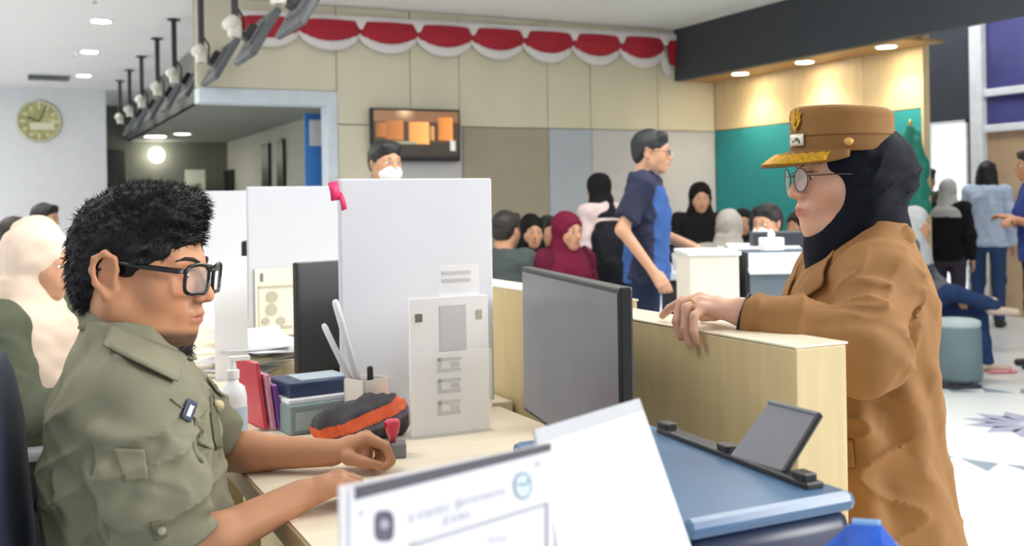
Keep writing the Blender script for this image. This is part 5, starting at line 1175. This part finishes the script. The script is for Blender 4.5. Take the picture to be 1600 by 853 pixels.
# collar: fall standing off the neck with its point
def ring(a, z, ro): return Vector((-.042+ro*math.cos(a)*1.0, ro*1.08*math.sin(a), z))
G = []
for i in range(25):
    a = math.radians(-205+i*(205*2/24)); f_ = max(0, math.cos(a)); zt_ = 1.138-.052*f_**1.3; r0 = .060+.008*f_
    drop = .030+.010*f_**2; G.append([ring(a, zt_-.012, r0-.004), ring(a, zt_, r0), ring(a, zt_-.006, r0+.006), ring(a, zt_-drop*.6, r0+.012+.014*f_), ring(a, zt_-drop, r0+.018+.022*f_)])
G = G[1:-1]
cl_ = MB().sheet(G, .003).build('collar', m_ol, man, True, False); fix_normals(cl_)
o = patch('collar_leaf', man, man, bv, [(172, 508), (292, 556), (277, 597), (160, 540)], m_ol, lambda u, v: .002+.014*v, .003, 16, 6)
patch('collar_point', man, man, bv, [(322, 590), (338, 600), (350, 622), (338, 612)], m_ol, .008, .003, 6, 5)
pk = patch('breast_pocket_flap', man, man, bv, [(268, 622), (318, 660), (330, 702), (258, 668)], m_ol, .004, .0022, 10, 8)
patch('sleeve_pocket', man, man, bv, [(178, 700), (226, 702), (232, 748), (196, 752)], m_ol, .003, .002, 10, 8)
patch('sleeve_tab', man, man, bv, [(234, 816), (252, 812), (262, 838), (242, 846)], m_old, .004, .002, 6, 6)
nb = patch('name_badge', man, man, bv, [(294, 622), (308, 630), (298, 660), (283, 652)], mat('badge_navy', '#3d4560', .4), .0075, .0016, 6, 8)
patch('badge_stripe', man, nb, bv, [(297, 632), (303, 635), (296, 652), (290, 649)], mat('badge_white', '#dfe5ee', .4), .0095, .0012, 3, 6)
patch('placket', man, man, bv, [(322, 606), (333, 612), (346, 700), (336, 702)], m_old, .003, .002, 4, 14)
for px, py in ((250, 832), (338, 640)):
    o_, d_ = local_ray(man, px, py); h_ = bv.ray_cast(o_, d_)
    if h_[0]: n_ = h_[1]; MB().lathe([(.0001, .003), (.006, .003), (.007, .0045), (.006, .006), (.0001, .0055)], h_[0]+n_*.003, 16, n_.to_track_quat('Z', 'Y').to_matrix()).build('button', mat('button_olive', '#8d8d78', .4), man, True, False)
o_, d_ = local_ray(man, 341, 634); h_ = bv.ray_cast(o_, d_)
c_ = o_+d_*((h_[3] if h_[0] else 1.75)-.006); MB().lathe([(.0001, 0), (.010, 0), (.011, .002), (.0001, .004)], c_, 20, (-d_).to_track_quat('Z', 'Y').to_matrix()).build('lapel_pin', mat('pin_cream', '#e0cfa8', .4), man, True, False)
# trousers and shoes
S = SDF((-.22, -.26, .03), (.62, .26, .62), .011)
S.loft([(.42, -.03, 0, .15, .185), (.58, -.03, 0, .15, .18)], .03, rd=.03)
for sd in (-1, 1): S.chain([(-.02, sd*.09, .54), (.40, sd*.12, .55), (.42, sd*.12, .08)], [.095, .072, .055], .03)
S.cut((0, 0, .06), (0, 0, -1)).folds(.004, 28, 3); S.build('trousers', cloth('man_trousers', '#2b2d2a'), man)
for sd in (-1, 1):
    S = SDF((.3, sd*.12-.07, -.005), (.64, sd*.12+.07, .14), .009); S.cone((.40, sd*.12, .035), (.57, sd*.12, .028), .037, .03, .01).cone((.41, sd*.12, .05), (.41, sd*.12, .09), .04, .042, .03).cut((0, 0, .003), (0, 0, -1)); S.build('shoe', mat('shoe_black', '#17171a', .4), man)
# mouse under his right hand
w_ = PM[man.name] @ Vector((.375, -.085, ZDESK)); t = thing('computer_mouse', 'black computer mouse beside the man\'s right fist', 'mouse', tuple(w_), HM)
S = SDF((-.06, -.04, -.002), (.06, .04, .03), .003); S.ell((0, 0, .002), (.045, .026, .016)).cut((0, 0, .001), (0, 0, -1)); S.build('shell', m_black, t); MB().cyl((.02, -.004, .017), (.02, .004, .017), .004).build('wheel', m_grey, t, False, False)

# ---------- standing woman in the brown coat and peaked cap
BW, HW = (1.43, 1.47), math.radians(156.7)
wom = thing('person', 'standing woman in tan coat, black headscarf and brown peaked cap', 'person', (BW[0], BW[1], 0), HW)
RW = rmat(math.radians(4), .02, 0); HCW = np.array((.002, 0, 1.346)); SW = .98; SKW = '#d8aa92'
Wi = PM[wom.name].inverted(); wl = lambda p: np.array(Wi @ Vector(p))
S = SDF((-.20, -.25, .95), (.46, .34, 1.50), .0034)
S.frame(RW, HCW, SW); head_skin(S, .004, True, .05, False); S.frame(); S.cone((-.035, 0, 1.26), (-.04, 0, 1.1), .05, .08, .02)
SHW = {1: np.array((.012, .148, 1.160)), -1: np.array((-.02, -.150, 1.165))}
ELW = {1: np.array((.09, .265, 1.05)), -1: np.array((.04, -.22, .98))}
WRW = {1: wl((1.118, 1.405, 1.108)), -1: np.array((.20, -.16, .82))}
for sd in (-1, 1): S.cone((-.04, 0, 1.13), SHW[sd], .06, .042, .03); S.chain([SHW[sd], ELW[sd], WRW[sd]], [.04, .036, .025], .02)
KN = [wl(p) for p in ((1.097, 1.490, 1.122), (1.083, 1.472, 1.128), (1.070, 1.453, 1.124), (1.061, 1.436, 1.114))]
FG = [[wl(p) for p in q] for q in (((1.086, 1.528, 1.119), (1.076, 1.555, 1.103), (1.072, 1.572, 1.089)), ((1.048, 1.480, 1.121), (1.034, 1.474, 1.090), (1.037, 1.466, 1.064)), ((1.040, 1.454, 1.115), (1.032, 1.447, 1.082), (1.036, 1.440, 1.054)), ((1.039, 1.430, 1.103), (1.033, 1.423, 1.078), (1.037, 1.418, 1.060)))]
hand_sdf(S, wl((1.116, 1.412, 1.107)), KN, FG, [wl(p) for p in ((1.122, 1.452, 1.103), (1.124, 1.485, 1.094), (1.116, 1.512, 1.088))], .0084)
canon_hand(S, WRW[-1], (.2, .1, -.95), (.3, -.9, 0), 1, .4, .95)
TW = (RW, HCW, SW)
wbody = S.build('body', m_skin, wom, lambda P: head_color(P, TW, SKW, '#a84f4a'))
face_bits(wom, RW, HCW, SW, '#2a1c18', -.001, bv=bvh_of(wbody))

rc_ = Vector(KN[2]).lerp(Vector(FG[2][0]), .55); ax_ = (Vector(FG[2][0])-Vector(KN[2])).normalized(); Q_ = ax_.to_track_quat('Z', 'Y').to_matrix()
MB().tube([rc_+Q_ @ Vector((.0096*math.cos(a), .0096*math.sin(a), 0)) for a in np.linspace(0, 2*math.pi, 20)], .0013, 6).build('gold_ring', mat('gold_metal', '#c79a2e', .3, .8), wom, True, False)
# headscarf with the knot gathered behind
S = SDF((-.24, -.2, 1.02), (.2, .2, 1.48), .0042); S.frame(RW, HCW, SW)
S.ell((-.014, 0, .022), (.104, .087, .080)); S.cone((-.020, 0, -.03), (-.028, 0, -.12), .082, .074, .04)
S.cone((-.01, .03, -.06), (.03, .01, -.135), .058, .05, .03); S.cone((-.01, -.03, -.06), (.03, -.01, -.135), .058, .05, .03)
S.cone((.035, 0, -.135), (.030, 0, -.215), .046, .062, .03); S.cone((-.04, 0, -.12), (-.02, 0, -.23), .07, .085, .03)
S.ell((-.078, 0, -.006), (.054, .064, .060), .03)
for (a, b, r) in (((.0, .084, .03), (-.085, .060, .005), .006), ((.005, .084, -.005), (-.085, .058, -.03), .006), ((.0, .078, -.05), (-.07, .060, -.05), .006), ((.0, .072, -.095), (-.045, .068, -.075), .006)): S.cone(a, b, r, r*.7, .02)
S.frame(); S.folds(.0016, 40, 14, n=5, ani=(.7, .7, 1)); S.crease((.45, 0, 1), 130, .0065, (-.2, -.2, 1.10), (.045, .2, 1.41), 2, 1.6); S.frame(RW, HCW, SW); S.ell((.122, 0, -.030), (.080, .0535, .088), .006, 's'); S.frame()
hij = S.build('headscarf', cloth('navy_black_scarf', '#0d121e', .75, bump=.1), wom)
# cap
def cq(p): return Vector(np.array(p)+np.array((.014, 0, 0)))
CZ0, CZ1 = 1.384, 1.462; NA = 48
def capring(z, a_, b_, cx=.0, tilt=0): return [cq((cx+a_*math.cos(q), b_*math.sin(q), z+tilt*math.cos(q))) for q in np.linspace(0, 2*math.pi, NA, endpoint=False)]
rings = [capring(CZ0, .093, .086), capring(CZ0+.03, .0945, .0875), capring(CZ0+.031, .096, .089), capring(CZ0+.033, .0945, .0875), capring(CZ1-.012, .0955, .0885, 0, .003), capring(CZ1-.002, .0935, .0865, 0, .004), capring(CZ1+.004, .086, .079, 0, .004), capring(CZ1+.008, .05, .046, 0, .003), capring(CZ1+.009, .004, .004)]
V = [p for r in rings for p in r]; F = []
for i in range(len(rings)-1):
    for j in range(NA): k = (j+1) % NA; F.append((i*NA+j, i*NA+k, (i+1)*NA+k, (i+1)*NA+j))
F.append([j for j in range(NA)][::-1]); F.append([(len(rings)-1)*NA+j for j in range(NA)])
m_cap = mat('cap_brown', '#8c6230', .8, var=.06, vscale=30, bump=.15, bscale=500); cap = mk('peaked_cap', V, F, m_cap, wom, True, False)
mk('cap_band', [p for r in (capring(CZ0+.001, .0945, .0875), capring(CZ0+.028, .096, .0888)) for p in r]+[p for r in (capring(CZ0+.001, .093, .086), capring(CZ0+.028, .094, .087)) for p in r], [(j, (j+1) % NA, NA+(j+1) % NA, NA+j) for j in range(NA)]+[(NA+j, NA+(j+1) % NA, 3*NA+(j+1) % NA, 3*NA+j) for j in range(NA)], mat('cap_band_brown', '#7f5829', .8), cap, True, False)
def vis(a, v, o=0):    # visor surface
    ca = math.cos(a); L_ = .062*max(0, math.cos(a*1.02))**.8; r_ = 1+0*v
    x = .092*math.cos(a)+v*L_*(.35+.65*ca); y = .085*math.sin(a)*(1+.06*v); z = CZ0+.006-v*(L_/.062)**.6*.031-.009*(math.sin(a)**2)*v*(L_/.062)**.3+.004*math.sin(v*math.pi)
    return cq((x, y, z+o))
AA = np.linspace(-1.42, 1.42, 33)
o = MB().sheet([[vis(a, v) for v in np.linspace(0, 1, 9)] for a in AA], .003).build('visor', m_cap, cap, True, False); fix_normals(o)
m_gold = mat('gold_embroidery', '#d9a520', .45, .35, var=.25, vscale=160, bump=.6, bscale=350)
gb = MB().sheet([[vis(a, v, .0030+.0015*math.sin(a*40)*math.sin(v*3.1)) for v in np.linspace(.50, .99, 6)] for a in np.linspace(-.2, 1.12, 30)], .0012).build('visor_leaves', m_gold, cap, True, False); fix_normals(gb)
gb = MB().sheet([[vis(a, v, .0030+.0015*math.sin(a*40)*math.sin(v*3.1)) for v in np.linspace(.50, .99, 6)] for a in np.linspace(-1.12, -.2, 22)], .0012).build('visor_leaves', m_gold, cap, True, False); fix_normals(gb)
# cap badge: winged gold crest, name plate, side button
def cf(a, z, o=0): return cq(((.0955+o)*math.cos(a), (.0885+o)*math.sin(a), z))
em = MB(); ea = .25; ez = CZ0+.060
def el(mb, a, z, r1, r2, ang, o=.003):
    c = cf(a, z, o); n = Vector((math.cos(a), math.sin(a), 0)); tx = Vector((-math.sin(a), math.cos(a), 0)); R = Matrix((tx, Vector((0, 0, 1)), n)).transposed() @ Matrix.Rotation(ang, 3, 'Z'); prof = [(.001, -.0015)]+[(math.cos(q), math.sin(q)*.0016) for q in np.linspace(-1.4, 1.4, 6)]+[(.001, .0016)]
    b = MB(); b.lathe([(r, z_) for r, z_ in prof], (0, 0, 0), 14); mb.add([c+R @ Vector((v[0]*r1, v[1]*r2, v[2])) for v in b.V], b.F)
for s_ in (-1, 1):
    for i_, (da, dz, r1, r2, an) in enumerate(((.10, .010, .0035, .013, .25), (.15, .004, .0032, .012, .5), (.13, -.006, .003, .010, .75), (.06, -.012, .003, .010, 1.0))): el(em, ea+s_*da*.75, ez+dz, r1, r2, -s_*an)
el(em, ea, ez+.002, .0045, .011, 0, .0045); el(em, ea, ez+.014, .003, .004, 0, .005); el(em, ea, ez-.016, .006, .004, 0, .004)
em.build('crest', m_gold, cap, True, False)
G = [[cf(a, z, .003) for z in np.linspace(CZ0+.012, CZ0+.034, 4)] for a in np.linspace(ea-.22, ea+.24, 8)]
o = MB().sheet(G, .0015).build('name_plate', mat('plate_silver', '#e3dccb', .35, .2), cap, True, False); fix_normals(o)
pm_ = MB()
for a, z, r1, r2 in ((ea-.06, CZ0+.021, .005, .002), (ea+.07, CZ0+.024, .004, .004), (ea+.13, CZ0+.020, .003, .004), (ea+.02, CZ0+.024, .002, .003)): el(pm_, a, z, r1, r2, 0, .005)
pm_.build('plate_mark', mat('plate_mark', '#76706a', .5), o, True, False)
b_ = MB(); el(b_, 1.36, CZ0+.016, .0085, .0075, 0, .004); el(b_, 1.36, CZ0+.016, .005, .0045, 0, .006); b_.build('side_button', mat('button_gold', '#d8a95a', .35, .4), cap, True, False)
# her glasses: thin round rims
def wq(p): return hq(p, RW, HCW, SW)
mb = MB()
lp = lambda s_, r=.0225: [wq((.113-((abs(s_*.033+r*math.cos(a)))/.07)**2*.012, s_*.033+r*math.cos(a), -.010+r*.92*math.sin(a)-.003*max(0, -math.sin(a)))) for a in np.linspace(0, 2*math.pi, 28, endpoint=False)]
for s_ in (-1, 1): P = lp(s_); mb.tube(P+[P[0]], .0011, 6)
mb.tube([wq((.111, .011, -.004)), wq((.114, 0, -.002)), wq((.111, -.011, -.004))], .0011, 6)
gw = mb.build('glasses_frame', mat('rim_bronze', '#5a4740', .35, .5), wom, True, False)
for s_ in (-1, 1):
    MB().tube([wq((.105, s_*.055, -.004)), wq((.07, s_*.072, -.003)), wq((.02, s_*.082, -.004))], .0013, 6).build('temple_arm', mat('rim_bronze', '#5a4740', .35, .5), gw, True, False)
    P = lp(s_, .0215); c = sum(P, Vector())/len(P); mk('lens', P+[c], [(i, (i+1) % 28, 28) for i in range(28)], mat('pale_lens', '#eef3f5', .03, var=0, alpha=.34), gw, True, False)
# coat
S = SDF((-.28, -.32, .58), (.34, .36, 1.29), .0050)
S.loft([(.60, -.018, 0, .180, .200), (.66, -.014, 0, .170, .19), (.82, .0, 0, .150, .175), (1.0, -.004, 0, .133, .162), (1.09, -.014, 0, .130, .165), (1.14, -.018, 0, .118, .155), (1.19, -.026, 0, .095, .125), (1.225, -.035, 0, .075, .10), (1.25, -.035, 0, .055, .07)], .02, p=2.2)
for sd in (-1, 1): S.ell(SHW[sd]+np.array((-.010, -sd*.012, -.004)), (.070, .060, .060), .05)
S.chain([SHW[1], ELW[1]+(-.01, .005, -.012), ELW[1]+(WRW[1]-ELW[1])*.55, ELW[1]+(WRW[1]-ELW[1])*.97], [.062, .058, .044, .034], .03)
S.ell(ELW[1]+(-.01, 0, -.025), (.052, .045, .040), .03)
S.chain([SHW[-1], ELW[-1], WRW[-1]], [.064, .056, .042], .03)
S.cut(ELW[1]+(WRW[1]-ELW[1])*.965, WRW[1]-ELW[1], .003, WRW[1]-.06, WRW[1]+.06)
for (a, b, r, k) in (((-.03, .215, 1.13), (.08, .30, 1.075), .010, .02), ((.0, .19, 1.18), (.09, .27, 1.10), .009, .018), ((.10, .28, 1.075), (.155, .245, 1.055), .010, .02), ((.07, .305, 1.03), (.13, .27, 1.02), .010, .02), ((.17, .215, 1.12), (.19, .235, 1.06), .007, .014), ((.215, .20, 1.125), (.225, .225, 1.075), .006, .012),
                     ((-.05, .145, 1.10), (-.085, .115, .95), .008, .03), ((-.09, .125, .98), (-.135, .075, .75), .008, .03), ((-.03, .165, .95), (-.09, .15, .68), .009, .04), ((.05, .165, .92), (.04, .19, .66), .009, .04), ((-.11, .075, 1.1), (-.13, .055, .9), .007, .03), ((-.13, .085, .80), (-.165, .06, .62), .009, .03)): S.cone(a, b, r, r*.5, k)
S.cut((0, 0, .605), (-.12, 0, -1), .003)
S.folds(.0040, 26, 33, n=6, ani=(1, 1, .45))
S.crease((.75, -.3, .5), 85, .0095, (-.08, .12, .98), (.30, .36, 1.22), 3); S.crease((.3, .8, .55), 75, .008, (-.10, .10, 1.0), (.2, .36, 1.22), 8); S.crease((1, .75, .22), 55, .010, (-.28, -.3, .60), (.3, .3, 1.05), 5); S.crease((.5, .2, 1), 70, .003, (-.26, -.2, .85), (.1, .24, 1.2), 6)
m_coat = mat('tan_coat', '#976c3c', .8, var=.05, vscale=14, bump=.15, bscale=600)
coat = S.build('coat', m_coat, wom); cb = bvh_of(coat)
m_coatd = mat('coat_trim', '#a67536', .85)
S = SDF((-.16, -.15, 1.02), (.17, .15, 1.29), .0042)
for sd in (-1, 1):
    S.chain([(-.105, 0, 1.222), (-.075, sd*.065, 1.225), (-.015, sd*.092, 1.212), (.045, sd*.074, 1.178), (.075, sd*.052, 1.140)], [.016, .017, .019, .022, .020], .01, flat=((0, -sd*.3, 1), 1.15))
    S.chain([(.050, sd*.086, 1.150), (.090, sd*.048, 1.085)], [.020, .012], .006, flat=((.6, sd*.75, .1), .45))
S.ell((-.03, 0, 1.24), (.066, .07, .06), .01, 's'); S.folds(.001, 40, 5); S.build('collar', m_coat, wom)
for sd in (-1, 1):
    A_, B_, C_ = Vector((.040, sd*.062, 1.190)), Vector((.112, sd*.018, 1.075)), Vector((.048, sd*.105, 1.150)); G = []
    for i in range(13):
        u = i/12; r_ = []
        for j in range(7):
            v = j/6; p = A_.lerp(B_, u).lerp(C_.lerp(B_, u**1.3), v); loc, nr, _, _ = cb.find_nearest(p); r_.append(loc+nr*(.006+.004*v))
        G.append(r_)
    o = MB().sheet(G, .0025).build('lapel', m_coat, wom, True, False); fix_normals(o)
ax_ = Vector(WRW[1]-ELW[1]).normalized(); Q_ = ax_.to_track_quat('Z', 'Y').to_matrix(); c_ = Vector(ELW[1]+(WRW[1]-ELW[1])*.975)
MB().tube([c_+Q_ @ Vector((.0325*math.cos(a), .0325*math.sin(a), 0)) for a in np.linspace(0, 2*math.pi, 28)], .0022, 6).build('dark_cuff_ring', m_black, wom, True, False)  # thin dark ring standing in for the dark opening of the cuff
patch('pocket_flap', wom, wom, cb, [(1318, 688), (1333, 686), (1335, 730), (1318, 732)], m_coat, .004, .003, 5, 8)
S = SDF((-.2, -.2, .03), (.2, .2, .75), .011); 
for sd in (-1, 1): S.chain([(-.01, sd*.08, .72), (0, sd*.085, .40), (-.02, sd*.09, .08)], [.09, .07, .055], .03)
S.cut((0, 0, .06), (0, 0, -1)).folds(.004, 24, 3); S.build('trousers', cloth('woman_trousers', '#9a6d34'), wom)
for sd in (-1, 1):
    S = SDF((-.12, sd*.09-.07, -.005), (.22, sd*.09+.07, .14), .009); S.cone((-.03, sd*.09, .033), (.13, sd*.09, .026), .034, .028, .01).cone((-.02, sd*.09, .05), (-.02, sd*.09, .09), .036, .04, .03).cut((0, 0, .003), (0, 0, -1)); S.build('shoe', mat('shoe_black', '#17171a', .4), wom)
